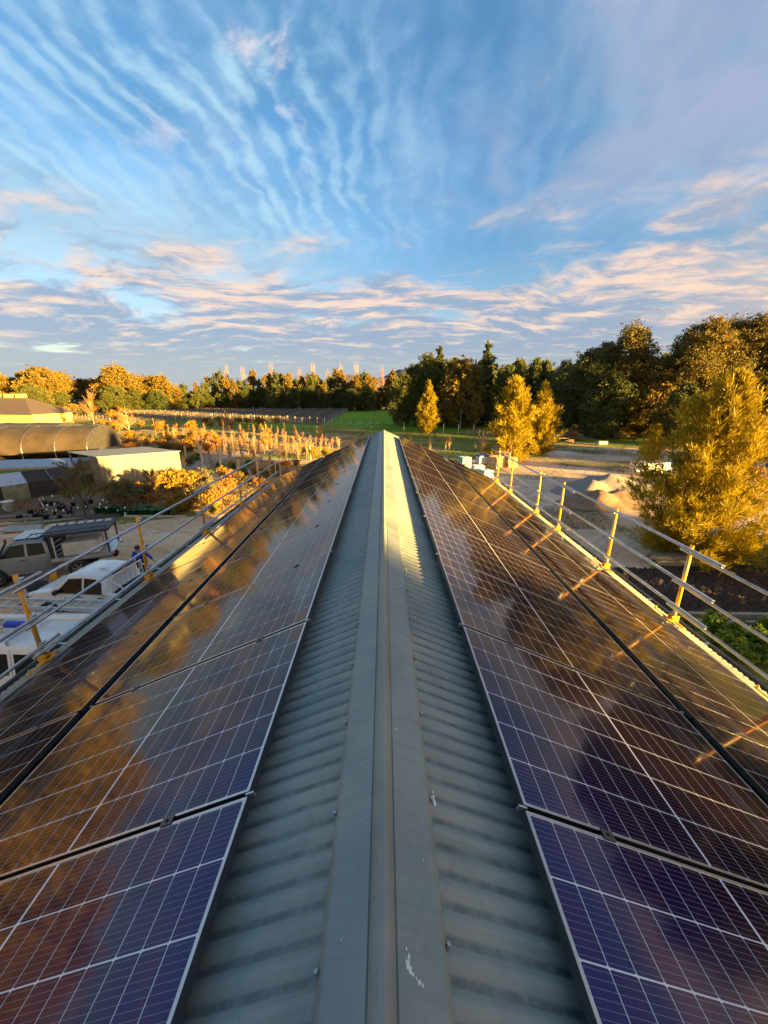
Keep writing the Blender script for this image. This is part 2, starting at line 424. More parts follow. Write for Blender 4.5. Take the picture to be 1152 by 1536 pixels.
ORD = ('first second third fourth fifth sixth seventh eighth ninth tenth eleventh twelfth thirteenth fourteenth fifteenth sixteenth '
       'seventeenth eighteenth nineteenth twentieth').split()
def ordw(i):
    if i < 20: return ORD[i]
    t = {2: 'twenty', 3: 'thirty', 4: 'forty', 5: 'fifty', 6: 'sixty'}[(i + 1) // 10]
    u = (i + 1) % 10
    return (t[:-1] + 'ieth') if u == 0 else t + '-' + ORD[u - 1]

def project(x, y, z=0.0):
    zc = y * math.cos(PITCH) + (CAMH - z) * math.sin(PITCH)
    return 576 + 576 * x / zc, 768 + 576 * ((CAMH - z) * math.cos(PITCH) - y * math.sin(PITCH)) / zc

def struct(o): o['kind'] = 'structure'; return o

# ------------------------------------------------------------------ ground, yards, fields, hills
def sheet(name, pts, z, m, jag=.5, sub=3, seed=1, kind='structure', dome=0.0):
    r = random.Random(seed); out = []
    n = len(pts)
    for i in range(n):
        a, b = Vector(pts[i]), Vector(pts[(i + 1) % n])
        k = max(1, int((b - a).length / sub))
        for j in range(k):
            p = a.lerp(b, j / k); out.append((p.x + r.uniform(-jag, jag), p.y + r.uniform(-jag, jag)))
    bm = bmesh.new(); vs = [bm.verts.new((x, y, z)) for x, y in out]
    es = [bm.edges.new((vs[i], vs[(i + 1) % len(vs)])) for i in range(len(vs))]
    bmesh.ops.triangle_fill(bm, edges=es, use_beauty=True, use_dissolve=False)
    for f in bm.faces:
        if f.normal.z < 0: f.normal_flip()
    me = bpy.data.meshes.new(name); bm.to_mesh(me); bm.free(); me.materials.append(m)
    o = link(name, me); o['kind'] = kind
    return o

def ground_mat():
    m = bpy.data.materials.new('paddock_ground'); m.use_nodes = True; g = NT(m.node_tree); b = g.n['Principled BSDF']
    pos = g.n.new('ShaderNodeNewGeometry').outputs['Position']
    a = g.noise(pos, .05, 5, .6); f = g.noise(pos, 1.3, 6, .7); h = g.noise(g.mapping(pos, (0, 0, 0), (0, 0, .2), (.4, 1.6, 1)), .22, 5, .6)
    grass = g.mix(g.step(f, .3, .7), (.12, .17, .018), (.24, .26, .035))
    dry = g.mix(g.step(f, .3, .7), (.34, .24, .08), (.50, .35, .14))
    col = g.mix(g.step(g.math('ADD', g.math('MULTIPLY', a, .5), g.math('MULTIPLY', h, .5)), .44, .60), grass, dry)
    g.put(b.inputs['Base Color'], col); b.inputs['Roughness'].default_value = .95; b.inputs['Specular IOR Level'].default_value = .1
    bn = g.n.new('ShaderNodeBump'); bn.inputs['Strength'].default_value = 1; bn.inputs['Distance'].default_value = .25
    g.l.new(g.noise(pos, 2.2, 6, .7), bn.inputs['Height']); g.l.new(bn.outputs[0], b.inputs['Normal'])
    return m

def field_mat(name, c1, c2, s=.12, bumpd=.2, stripe=None, rut=None):
    m = bpy.data.materials.new(name); m.use_nodes = True; g = NT(m.node_tree); b = g.n['Principled BSDF']
    pos = g.n.new('ShaderNodeNewGeometry').outputs['Position']
    a = g.noise(g.mapping(pos, (0, 0, 0), (0, 0, .3), (.6, 1.4, 1)), s, 6, .62); f = g.noise(pos, 2.5, 6, .7)
    col = g.mix(g.step(g.math('ADD', g.math('MULTIPLY', a, .7), g.math('MULTIPLY', f, .3)), .38, .62), c1, c2)
    if rut is not None:
        rv = g.vmath('ADD', g.mapping(pos, (0, 0, 0), (0, 0, rut), (1, 1, 1)), g.vmath('SCALE', g.comb(g.noise(pos, .07, 2), g.noise(pos, .09, 2), 0), 9.0))
        r1 = g.noise(g.mapping(rv, (0, 0, 0), (0, 0, 0), (.10, 1.7, 1)), 1.0, 5, .7)
        col = g.mix(g.math('MULTIPLY', g.step(r1, .50, .68), .62), col, tuple(c * .52 for c in c1))
        col = g.mix(g.math('MULTIPLY', g.step(r1, .42, .30), .5), col, tuple(min(.85, c * 1.18) for c in c2))
        st = g.noise(pos, 9, 4, .8); col = g.mix(g.math('MULTIPLY', g.step(st, .56, .7), .5), col, tuple(c * .6 for c in c1))
    if stripe is not None: col = g.mix(g.step(g.noise(pos, s * 2.7, 5, .7), .56, .70), col, stripe)
    g.put(b.inputs['Base Color'], col); b.inputs['Roughness'].default_value = .95; b.inputs['Specular IOR Level'].default_value = .1
    bn = g.n.new('ShaderNodeBump'); bn.inputs['Strength'].default_value = 1; bn.inputs['Distance'].default_value = bumpd
    g.l.new(g.noise(pos, 5, 7, .7), bn.inputs['Height']); g.l.new(bn.outputs[0], b.inputs['Normal'])
    return m

g0 = mb(ground_mat()); S = 6000
g0.add([(-S, -S, 0), (S, -S, 0), (S, S, 0), (-S, S, 0)], [(0, 1, 2, 3)]); struct(g0.build('ground'))
dirt = field_mat('dusty_gravel', (.74, .47, .25), (.88, .62, .37), .25, .12, (.44, .33, .17), R(25))
yardm = field_mat('pale_yard_gravel', (.62, .42, .27), (.82, .60, .42), .16, .15, (.28, .24, .10), R(-50))
greenm = field_mat('mown_green_grass', (.13, .25, .012), (.20, .33, .018), .06, .1)
sheet('dirt_yard', [(-4.6, -12), (-4.6, 24), (-9, 25.5), (-14, 24), (-18, 23), (-24, 23.5), (-30, 25), (-48, 26), (-60, 10), (-60, -12)], .004, dirt, .5, 2.5, 3)
for i, (ya, yb) in enumerate([(48.6, 50.6), (57.6, 58.9), (64, 65.5), (72, 74), (77.5, 80), (84, 88)]):
    sheet('grass_strip', [(-8 - i, ya), (-8 - i, yb), (-30 - i * 4, yb + 1), (-30 - i * 4, ya + 1)], .012 + .0005 * i, greenm, .3, 2, 60 + i)
nb = field_mat('nursery_litter', (.34, .24, .09), (.62, .44, .22), .35, .2, (.20, .24, .03))
sheet('nursery_ground', [(-9, 25.8), (-14, 29.4), (-24, 31.4), (-26.5, 40), (-33, 46), (-46, 58), (-62, 80), (-50, 92), (-26, 90), (-5, 76), (-3, 40), (-4.6, 26)], .004, nb, .5, 3, 33)
sheet('gravel_yard', [(4.6, -6), (4.6, 37), (8, 44), (14, 52), (20, 57), (30, 59), (46, 57), (50, 44), (34, 30), (27, 24), (20, 19.5), (14, 18.6), (11.5, 16), (9.5, 12.6), (9.3, -6)], .004, yardm, .5, 2.5, 4)
sheet('green_field', [(-15, 99), (-2, 88), (16, 82), (22, 92), (16, 120), (8, 184), (-16, 182)], .004, greenm, .4, 4, 5)
sheet('grass_strip', [(-84, 118), (-60, 112), (-30, 97), (-16, 93), (-16, 99), (-34, 108), (-62, 124), (-90, 134)], .004, greenm, .4, 4, 6)
sheet('vineyard_soil', [(-16, 101), (-16, 181), (-108, 181), (-92, 140)], .006, mat('vineyard_floor', (.12, .085, .05), .95, var=.3, scale=.3, coords='World', c2=(.07, .08, .02)), .4, 4, 7)
for i, pts in enumerate([[(-21, 38), (-4, 39.5), (-5, 42), (-20, 41)], [(-17, 47), (-6, 47), (-7, 49.5), (-17, 50)], [(-26, 42), (-20.5, 42), (-18, 54), (-25, 54)]]):
    sheet('gravel_path', pts, .008 + i * .003, M['pathgravel'], .25, 1.5, 10 + i)
sheet('mulch_bed', [(9.4, 12.6), (11.2, 15.5), (14, 17.5), (21, 18.2), (26, 15), (24, 12.9), (15, 12.3)], .008, M['mulch'], .25, 1.2, 14)
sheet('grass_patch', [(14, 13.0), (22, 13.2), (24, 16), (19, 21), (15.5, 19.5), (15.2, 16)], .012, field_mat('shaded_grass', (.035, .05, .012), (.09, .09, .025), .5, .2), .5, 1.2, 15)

def hill(name, x0, x1, y, hs, depth):
    n = len(hs); g = mb(M['hill']); r = random.Random(5)
    cols = 60; vs = []; rows = 9
    for i in range(cols + 1):
        t = i / cols * (n - 1); k = min(int(t), n - 2); h = hs[k] * (1 - (t - k)) + hs[k + 1] * (t - k)
        h += math.sin(i * 1.7) * 5 + math.sin(i * .73) * 7 if 0 < i < cols else 0
        for j in range(rows):
            s = j / (rows - 1); vs.append((x0 + (x1 - x0) * i / cols + r.uniform(-8, 8), y + (s - .5) * depth, max(-1, h) * math.sin(math.pi * s) ** .8 * (1 + .1 * math.sin(i + j)) - 1))
    g.add(vs, [(i * rows + j, (i + 1) * rows + j, (i + 1) * rows + j + 1, i * rows + j + 1) for i in range(cols) for j in range(rows - 1)], True)
    return struct(g.build(name))
hill('hills', -1400, 2600, 3600, [0, 40, 90, 110, 150, 135, 205, 215, 225, 190, 210, 170, 120, 90, 40, 0], 900)

# ------------------------------------------------------------------ the shed we stand on
AL = R(24); TA, CA, SA = math.tan(AL), math.cos(AL), math.sin(AL)
RZ = CAMH - 1.328                      # sheet height at the ridge line
Y0, Y1 = -1.9, 14.26
EAVE_X = 4.36
def roof_z(x): return RZ - TA * abs(x)
shed = empty('farm_shed', (0, 6, 0), 'long shed under the camera, corrugated grey-green gable roof carrying the solar panels', 'shed')
shed.location = (0, 0, 0)

def corrugated(x0, x1, y0, y1, side):
    pitch = .0762; amp = .0076; n = int(round((y1 - y0) / pitch * 10)); mbx = mb(M['roof']); vs = []
    for i in range(n + 1):
        y = y0 + (y1 - y0) * i / n; w = amp * math.cos(2 * math.pi * y / pitch)
        for x in (x0, x1):
            vs.append((side * (x + w * SA), y, RZ - TA * x + w * CA))
    f = [(2 * i, 2 * i + 1, 2 * i + 3, 2 * i + 2) if side > 0 else (2 * i, 2 * i + 2, 2 * i + 3, 2 * i + 1) for i in range(n)]
    mbx.add(vs, f, True)
    return mbx
cw = .762
nsheets = int(round((Y1 - Y0) / cw)); cw = (Y1 - Y0) / nsheets
for side in (-1, 1):
    for k in range(nsheets):
        corrugated(0.02, EAVE_X, Y0 + k * cw, Y0 + (k + 1) * cw + .012, side).build('roof_sheet', parent=shed)
# ridge cap with a rolled top, creases and turned-down lips
prof = [(-.163, -.030), (-.166, -.014), (-.160, -.004), (-.150, .0035), (-.060, .0035), (-.043, .003), (-.039, -.003), (-.034, .004), (-.026, .016), (-.013, .025), (0, .028), (.013, .025), (.022, .015),
        (.027, .004), (.030, -.001), (.034, .003), (.150, .0035), (.160, -.004), (.165, -.030)]
cp = mb(M['roof']); vs = []
ys = [Y0 - .03, 1.62, 4.1, 6.8, 10.2, Y1 + .03]
ny = 80
for i in range(ny + 1):
    y = Y0 - .03 + (Y1 - Y0 + .06) * i / ny; wob = .0018 * math.sin(y * 2.3) + .001 * math.sin(y * 7.1)
    for (px, pz) in prof:
        vs.append((px, y, RZ - TA * abs(px) + .021 + pz + wob * (1 if abs(px) > .03 else .4)))
npf = len(prof)
cp.add(vs, [(i * npf + j, i * npf + j + 1, (i + 1) * npf + j + 1, (i + 1) * npf + j) for i in range(ny) for j in range(npf - 1)], False)
cap = cp.build('ridge_cap', parent=shed)
# overlap joints of the cap lengths, screws, droppings
g = mb(M['screw'])
for k in range(int((Y1 - Y0) / .381)):
    for s in (-1, 1):
        y = Y0 + .19 + k * .381 + (.05 if s > 0 else 0)
        g.tube((s * .166, y, roof_z(.166) + .006), (s * (.166 + .012 * SA), y, roof_z(.166) + .022), .0075, .006, 6)
sc_o = g.build('cap_screw', parent=cap); sc_o['kind'] = 'stuff'
g = mb(M['screw'])
for s in (-1, 1):
    for k in range(int((Y1 - Y0) / .0762 / 2)):
        y = round(Y0 / .0762) * .0762 + k * .1524
        for x in (EAVE_X - .14,):
            g.tube((s * x, y, roof_z(x) + .006), (s * (x + .016 * SA), y, roof_z(x) + .022), .007, .006, 5)
o = g.build('roof_screw', parent=shed); o['kind'] = 'stuff'
def splat(x, y, pts, name='bird_dropping'):
    r = random.Random(int(x * 1e4 + y * 100)); g = mb(M['drop'])
    for (dx, dy, rad) in pts:
        n = 9; vs = []
        for i in range(n):
            t = 2 * math.pi * i / n; q = rad * r.uniform(.5, 1.25)
            xx = x + dx + q * math.cos(t) * .6; yy = y + dy + q * math.sin(t)
            zt = RZ - TA * abs(xx) + (.0262 if abs(xx) < .16 else .0105); vs.append((xx, yy, zt))
        xx = x + dx; vs.append((xx, y + dy, RZ - TA * abs(xx) + (.0275 if abs(xx) < .16 else .013)))
        g.add(vs, [(i, (i + 1) % n, n) for i in range(n)])
    return g.build(name, parent=shed)
splat(.058, .566, [(0, 0, .011), (.003, .014, .007), (.006, -.010, .008), (.012, -.016, .006), (.020, -.021, .004), (.026, -.026, .007), (.034, -.029, .005), (-.002, .026, .004)])
splat(.178, 1.02, [(0, 0, .010), (.003, -.018, .013), (.001, .02, .006)])
splat(.185, 2.9, [(0, 0, .016), (.004, .03, .01), (.002, -.03, .01)])
splat(.183, 4.4, [(0, 0, .02), (.01, .03, .012), (.03, .0, .01)])
splat(.183, 3.6, [(0, 0, .018), (.004, .05, .012)])
splat(.09, 2.5, [(0, 0, .010), (.012, .004, .006)])
for (x_, y_, r_) in [(-.11, .62, .003), (-.075, .9, .002), (.12, .8, .003), (.10, 1.9, .004), (.205, 2.2, .006), (.24, 1.5, .004), (-.21, 1.9, .004), (-.30, 2.6, .006), (.07, 3.3, .006), (.3, 3.1, .008), (.185, 5.3, .016), (.12, 4.6, .008), (-.18, 3.2, .006), (.19, 6.6, .02)]:
    splat(x_, y_, [(0, 0, r_), (r_ * .8, r_ * 1.6, r_ * .6)])
splat(.05, 1.25, [(0, 0, .006)]); splat(.11, 1.6, [(0, 0, .005)]); splat(-.09, 1.1, [(0, 0, .004)])
# barge cap at the far gable, closed with mitred cover plates
for s in (-1, 1):
    g = mb(M['roof'])
    a = [(s * .0, .028), (s * (EAVE_X + .02), .028)]
    vs = []
    for y, dz in ((Y1 - .16, -.004), (Y1 - .155, .006), (Y1 + .02, .006), (Y1 + .022, -.16)):
        vs.append((0, y, RZ + .022 + dz)); vs.append((s * (EAVE_X + .02), y, roof_z(EAVE_X + .02) + .022 + dz))
    g.add(vs, [(0, 1, 3, 2), (2, 3, 5, 4), (4, 5, 7, 6)]); g.build('barge_cap', parent=shed)
# gutters with brackets
for s in (-1, 1):
    g = mb(M['gutter']); gp = [(EAVE_X - .03, -.02), (EAVE_X - .03, -.12), (EAVE_X + .10, -.12), (EAVE_X + .118, -.03), (EAVE_X + .125, -.012), (EAVE_X + .108, -.014), (EAVE_X + .10, -.03), (EAVE_X + .088, -.112), (EAVE_X - .022, -.112), (EAVE_X - .022, -.02)]
    zE = roof_z(EAVE_X)
    g.prism(gp, lambda p: (s * p[0], Y0, zE + p[1]), lambda p: (s * p[0], Y1 + .05, zE + p[1]))
    gt = g.build('gutter', parent=shed)
    for k in range(14):
        y = Y0 + .5 + k * 1.18
        q = mb(M['galv']).box((s * (EAVE_X + .055), y, zE - .018), (.125, .028, .004)); q.build('gutter_bracket', parent=gt)
# walls
for s in (-1, 1):
    g = mb(M['wallsteel']); vs = []; n = 200
    for i in range(n + 1):
        y = Y0 + .15 + (Y1 - Y0 - .3) * i / n; x = 4.12 + (.02 if (i // 2) % 2 else 0)
        vs += [(s * x, y, 0), (s * x, y, roof_z(4.12) - .02)]
    g.add(vs, [(2 * i, 2 * i + 1, 2 * i + 3, 2 * i + 2) for i in range(n)]); g.build('wall', parent=shed)
for y in (Y0 + .15, Y1 - .15):
    g = mb(M['wallsteel']); g.prism([(-4.1, 0), (4.1, 0), (4.1, roof_z(4.1) - .03), (0, RZ - .03), (-4.1, roof_z(4.1) - .03)], lambda p: (p[0], y - .02, p[1]), lambda p: (p[0], y + .02, p[1]))
    g.build('gable_wall', parent=shed)

# ------------------------------------------------------------------ solar panels
PW, PL, PT = 1.134, 1.722, .035
PITCHY = 1.155; CELLW, CELLH = .1805, .0901; GX, GY, MID = .0050, .0036, .013
SP_TOP = .11                        # panel face above the roof sheet, square to the slope... measured vertically
def panel_frame_mesh(m, mside):
    """local frame: x = along ridge, y = down slope, z = out"""
    g = MB(); g.use(m); w, l, t, lip = PW, PL, PT, .0105
    for (x0, x1, y0, y1) in ((0, w, 0, lip), (0, w, l - lip, l), (0, lip, lip, l - lip), (w - lip, w, lip, l - lip)):
        g.add([(x0, y0, 0), (x1, y0, 0), (x1, y1, 0), (x0, y1, 0), (x0, y0, -.0022), (x1, y0, -.0022), (x1, y1, -.0022), (x0, y1, -.0022)],
              [(0, 1, 2, 3), (4, 7, 6, 5), (0, 4, 5, 1), (1, 5, 6, 2), (2, 6, 7, 3), (3, 7, 4, 0)])
    g.use(mside)
    for (x0, x1, y0, y1) in ((.0004, w - .0004, .0004, .0022), (.0004, w - .0004, l - .0022, l - .0004), (.0004, .0022, .0022, l - .0022), (w - .0022, w - .0004, .0022, l - .0022)):
        g.add([(x0, y0, -.0022), (x1, y0, -.0022), (x1, y1, -.0022), (x0, y1, -.0022), (x0, y0, -t), (x1, y0, -t), (x1, y1, -t), (x0, y1, -t)],
              [(4, 7, 6, 5), (0, 4, 5, 1), (1, 5, 6, 2), (2, 6, 7, 3), (3, 7, 4, 0)])
    return g.mesh('panel_frame')
def cell_positions():
    mx = (PW - 6 * CELLW - 5 * GX) / 2; my = (PL - 18 * CELLH - 16 * GY - MID) / 2
    for i in range(6):
        for j in range(18):
            yield mx + i * (CELLW + GX), my + j * (CELLH + GY) + (MID - GY if j > 8 else 0)
def cell_mesh(pos, name):
    vs, fs, uv = [], [], []
    c = .0035
    for (x, y) in pos:
        b = len(vs); z = -.0012
        o8 = [(x + c, y), (x + CELLW - c, y), (x + CELLW, y + c), (x + CELLW, y + CELLH - c), (x + CELLW - c, y + CELLH), (x + c, y + CELLH), (x, y + CELLH - c), (x, y + c)]
        vs += [(px, py, z) for px, py in o8]; fs.append(tuple(range(b, b + 8))); uv += [(px - x, py - y) for px, py in o8]
    me = bpy.data.meshes.new(name); me.from_pydata(vs, [], fs); ul = me.uv_layers.new(name='UVMap')
    arr = np.array(uv, dtype=np.float32)[[l.vertex_index for l in me.loops]] if len(me.loops) else None
    ul.data.foreach_set('uv', arr.ravel()); me.materials.append(M['cell']); me.update()
    return me
frame_me = panel_frame_mesh(M['frame'], M['frame_dark'])
bs = mb(M['backsheet']); bs.add([(.006, .006, -.0020), (PW - .006, .006, -.0020), (PW - .006, PL - .006, -.0020), (.006, PL - .006, -.0020)], [(0, 1, 2, 3)])
back_me = bs.mesh('back_sheet')
ub = mb(M['black']); ub.add([(.003, .003, -.012), (PW - .003, .003, -.012), (PW - .003, PL - .003, -.012), (.003, PL - .003, -.012)], [(0, 3, 2, 1)])
under_me = ub.mesh('underside')
cell_me = cell_mesh([(0, 0)], 'solar_cell'); allcells_me = cell_mesh(list(cell_positions()), 'solar_cells')
cl = mb(M['frame_dark']); cl.box((0, 0, .0035), (.036, .052, .004), bev=.0012); cl.box((0, 0, -.014), (.012, .045, .030)); cl.tube((0, 0, .005), (0, 0, .012), .0065, n=6)
clamp_me = cl.mesh('clamp')
CELLS = list(cell_positions())
def slope_matrix(side, s_off, y, lift):
    """origin at slope distance; local x -> +Y world, local y -> down slope, local z -> normal (mirrored by swapping handedness on the left)"""
    dn = Vector((side * CA, 0, -SA)); nm = Vector((side * SA, 0, CA)); al = Vector((0, 1, 0))
    # right side: x=+Y, y=down, z=x cross y must equal normal ; left: x=-Y
    ax = al if al.cross(dn).dot(nm) > 0 else -al
    m = Matrix((ax, dn, nm)).transposed().to_4x4()
    X = .515
    org = Vector((side * X, y, CAMH - 1.447)) + dn * s_off + nm * lift
    m.translation = org
    return m, ax.y
sidew = {-1: 'left', 1: 'right'}
for side in (-1, 1):
    for row in (0, 1):
        for k in range(-1, 12):
            yj = 1.02 + PITCHY * k + (.05 if side < 0 else 0)          # far joint centre
            ya, yb = yj - PITCHY / 2 - PW / 2 - .0, yj - PITCHY / 2 + PW / 2
            jit = random.Random(side * 100 + row * 31 + k)
            m, sg = slope_matrix(side, row * (PL + .125) + jit.uniform(-.003, .003), ya if True else yb, jit.uniform(-.002, .002))
            if sg < 0: m.translation.y = yb
            e = bpy.data.objects.new('solar_panel', None); C.objects.link(e); e.matrix_world = m; e.empty_display_size = .1
            rn = 'upper row beside the ridge' if row == 0 else 'lower row beside the gutter'
            tag(e, f'dark solar panel, {ordw(k + 1)} from the near end, {rn}, {sidew[side]} roof slope', 'solar panel', f'solar panels in the {"upper" if row == 0 else "lower"} row on the {sidew[side]} slope')
            link('frame', frame_me, e); link('back_sheet', back_me, e); link('underside', under_me, e)
            near = (row == 0 and 0 <= k <= 3) or (row == 1 and 1 <= k <= 3)
            if near:
                for (cx, cy) in CELLS: link('solar_cell', cell_me, e, (cx, cy, 0))
            else:
                o = link('solar_cells', allcells_me, e); o['kind'] = 'stuff'
            xend = PW + .0105 if sg > 0 else -.0105
            for cy in (.36, PL - .36): link('clamp', clamp_me, e, (xend, cy, 0))
        # mounting rails
        for q, cy in enumerate((.36, PL - .36)):
            dn = Vector((side * CA, 0, -SA)); nm = Vector((side * SA, 0, CA))
            p = Vector((side * .515, 0, CAMH - 1.447)) + dn * (row * (PL + .125) + cy) - nm * (PT + .022)
            rot = Matrix((dn, Vector((0, 1, 0)), nm)).transposed()
            g = mb(M['frame_dark']).box((p.x, 6.25, p.z), (.038, 15.2, .040), rot)
            o = g.build('mounting_rail'); tag(o, f'{"upper" if q == 0 else "lower"} mounting rail under the {"upper" if row == 0 else "lower"} row of panels, {sidew[side]} slope', 'rail', 'mounting rails under the panels')
        # small silver edge clips in the joints at the top edge
    g = None
    for k in range(-1, 11):
        yj = 1.02 + PITCHY * k + (.05 if side < 0 else 0)
        dn = Vector((side * CA, 0, -SA)); nm = Vector((side * SA, 0, CA)); rot = Matrix((dn, Vector((0, 1, 0)), nm)).transposed()
        for s_off in (-.008, PL + .02):
            p = Vector((side * .515, yj, CAMH - 1.447)) + dn * s_off + nm * (-.010)
            g = mb(M['galv']).box(p, (.034, .007, .022), rot); o = g.build('edge_clip')
            tag(o, f'small silver clip in the {ordw(k + 1)} joint, {"ridge" if s_off < 0 else "middle"} edge, {sidew[side]} slope', 'clip', 'edge clips in the panel joints')

# ------------------------------------------------------------------ edge protection: posts and rails
PX = 4.20
def make_post():
    e = empty('guardrail_post', (0, 0, 0), 'x', 'guardrail post')
    mb(M['yellow']).hollow((0, 0, .20), (0, 0, 1.20), .026, .003, 12).build('tube', parent=e)
    mb(M['galv']).box((0, 0, .15), (.045, .045, .22), bev=.004).build('socket', parent=e)
    g = mb(M['yellow'])
    rot = Matrix.Rotation(AL, 3, 'Y')          # follows the +X side slope
    g.box((-.03, 0, .035), (.20, .12, .012), rot, .003); g.box((-.005, .035, .075), (.11, .012, .10), bev=.003); g.box((-.005, -.035, .075), (.11, .012, .10), bev=.003)
    g.tube((-.03, -.05, .085), (-.03, .05, .085), .014, n=8); g.box((-.07, .14, .06), (.035, .34, .014), rot, .003)
    g.box((.02, -.10, .02), (.05, .20, .02), rot, .003); g.tube((-.07, .28, .06), (-.07, .28, .11), .012, n=6)
    g.build('base_bracket', parent=e)
    for z in (1.13, .65, .27):
        q = mb(M['galv']); q.box((-.045, 0, z), (.045, .055, .062), bev=.006); q.tube((-.05, -.045, z + .02), (-.05, .045, z + .02), .008, n=6); q.build('clamp', parent=e)
    mb(M['sticker']).box((-.0265, 0, .86), (.002, .016, .22)).build('sticker', parent=e)
    return e
post = Proto(make_post())
rp = {1: [1.4, 3.2, 4.86, 6.63, 8.74, 10.1, 12.4, 13.95], -1: [1.9, 4.0, 6.2, 8.5, 10.9, 12.65, 13.95]}
for side in (1, -1):
    for i, y in enumerate(rp[side]):
        o = post.place((side * PX, y, roof_z(PX) + .008), 0 if side > 0 else math.pi, label=f'yellow guardrail post on the {sidew[side]} eave, {ordw(i)} from the near end', group=f'guardrail posts along the {sidew[side]} eave')
        r_ = random.Random(i + 9 * side); o.rotation_euler = (r_.uniform(-.03, .03), r_.uniform(-.02, .02), 0 if side > 0 else math.pi)
for side in (1, -1):
    for lv, z in (('top', 1.13), ('middle', .65), ('bottom', .27)):
        segs = [(-2.2, 4.95 if side > 0 else 4.2), (4.25 if side > 0 else 3.8, 8.75), (8.1, 14.7)]
        for q, (a, b) in enumerate(segs):
            off = .050 if q % 2 else 0.0
            x = side * (PX - .068); zz = roof_z(PX) + z
            g = mb(M['galv']).hollow((x - side * off * .3, a, zz + (off if side > 0 else -off)), (x - side * off * .3, b, zz + (off if side > 0 else -off)), .0215, .004, 12)
            o = g.build('guardrail_tube'); tag(o, f'{("near", "middle", "far")[q]} length of the {lv} galvanised guardrail along the {sidew[side]} eave', 'rail', f'guardrail tubes along the {sidew[side]} eave')

# ------------------------------------------------------------------ vegetation prototypes
def np_mesh(name, V, F, mats, tint=None, smooth=False):
    me = bpy.data.meshes.new(name); V = np.asarray(V, dtype=np.float32); F = np.asarray(F, dtype=np.int32)
    k = F.shape[1]; me.vertices.add(len(V)); me.vertices.foreach_set('co', V.ravel())
    me.loops.add(F.size); me.loops.foreach_set('vertex_index', F.ravel())
    me.polygons.add(len(F)); me.polygons.foreach_set('loop_start', np.arange(0, F.size, k, dtype=np.int32))
    for m in mats: me.materials.append(m)
    me.update(calc_edges=True)
    if tint is not None:
        at = me.attributes.new('tint', 'FLOAT', 'POINT'); at.data.foreach_set('value', np.asarray(tint, dtype=np.float32))
    return me

def cards(P, D, L_, W_, rng, tint):
    """diamond cards at points P with axis D, length L_, width W_"""
    n = len(P); D = D / np.linalg.norm(D, axis=1, keepdims=True)
    r = rng.normal(size=(n, 3)); S = np.cross(D, r); S /= np.linalg.norm(S, axis=1, keepdims=True) + 1e-9
    L_ = np.broadcast_to(np.asarray(L_, dtype=float).reshape(-1, 1), (n, 1)); W_ = np.broadcast_to(np.asarray(W_, dtype=float).reshape(-1, 1), (n, 1))
    v0 = P - D * L_ * .5; v2 = P + D * L_ * .5; v1 = P + S * W_ * .5; v3 = P - S * W_ * .5
    V = np.stack([v0, v1, v2, v3], 1).reshape(-1, 3); F = np.arange(4 * n).reshape(n, 4)
    return V, F, np.repeat(tint, 4)

def clump_crown(name, lm, seed, centers, radii, per, size, droop=0.0, flat=.9, ragged=.35, elong=1.6, twig=0.0):
    """leaf clumps; each centre is a bough's foliage mass, leaves gather in smaller sprays on its outer shell"""
    rng = np.random.default_rng(seed); Ps, Ts, Ds = [], [], []
    for c, r in zip(centers, radii):
        ns = max(6, int(per / 16)); u = rng.normal(size=(ns, 3)); u /= np.linalg.norm(u, axis=1, keepdims=True)
        rad = r * (1 - ragged * rng.random((ns, 1)) ** 1.5 + .22 * rng.normal(size=(ns, 1)))
        sp = np.asarray(c) + u * rad * np.array([1, 1, flat])
        tn = np.clip(rng.normal(.5, .25, ns), 0, 1); m = int(per / ns) + 1
        idx = np.repeat(np.arange(ns), m)
        P = sp[idx] + rng.normal(size=(ns * m, 3)) * r * np.array([.17, .17, .12])
        Ps.append(P); Ts.append(np.clip(tn[idx] + rng.normal(0, .12, ns * m), 0, 1))
        d = rng.normal(size=(ns * m, 3)) + u[idx] * .5; d[:, 2] -= droop; Ds.append(d)
    P = np.concatenate(Ps); D = np.concatenate(Ds); T = np.concatenate(Ts)
    sz = size * rng.uniform(.6, 1.3, len(P))
    V, F, t = cards(P, D, sz * elong, sz, rng, T)
    return np_mesh(name, V, F, [lm], t)

def trunk_mesh(name, m, seed, h, r0, limbs, lean=.04, top=.75, n=7):
    r = random.Random(seed); g = mb(m); pts = []; p = Vector((0, 0, -.1)); k = 7
    for i in range(k + 1):
        t = i / k; pts.append(Vector((math.sin(t * 3 + seed) * lean * h * t, math.cos(t * 2.4 + seed) * lean * h * t, t * h * top - .1)))
    g.path(pts, [r0 * (1 - .75 * i / k) for i in range(k + 1)], n)
    for (t, tgt) in limbs:
        i = min(int(t * k), k - 1); a = pts[i].lerp(pts[i + 1], t * k - i); b = Vector(tgt)
        mid = a.lerp(b, .5) + Vector((r.uniform(-.08, .08), r.uniform(-.08, .08), r.uniform(-.02, .08))) * h * .4
        rr = r0 * (1 - .7 * t) * .55
        g.path([a, mid, b], [rr, rr * .6, rr * .2], 5)
    return g.mesh(name)

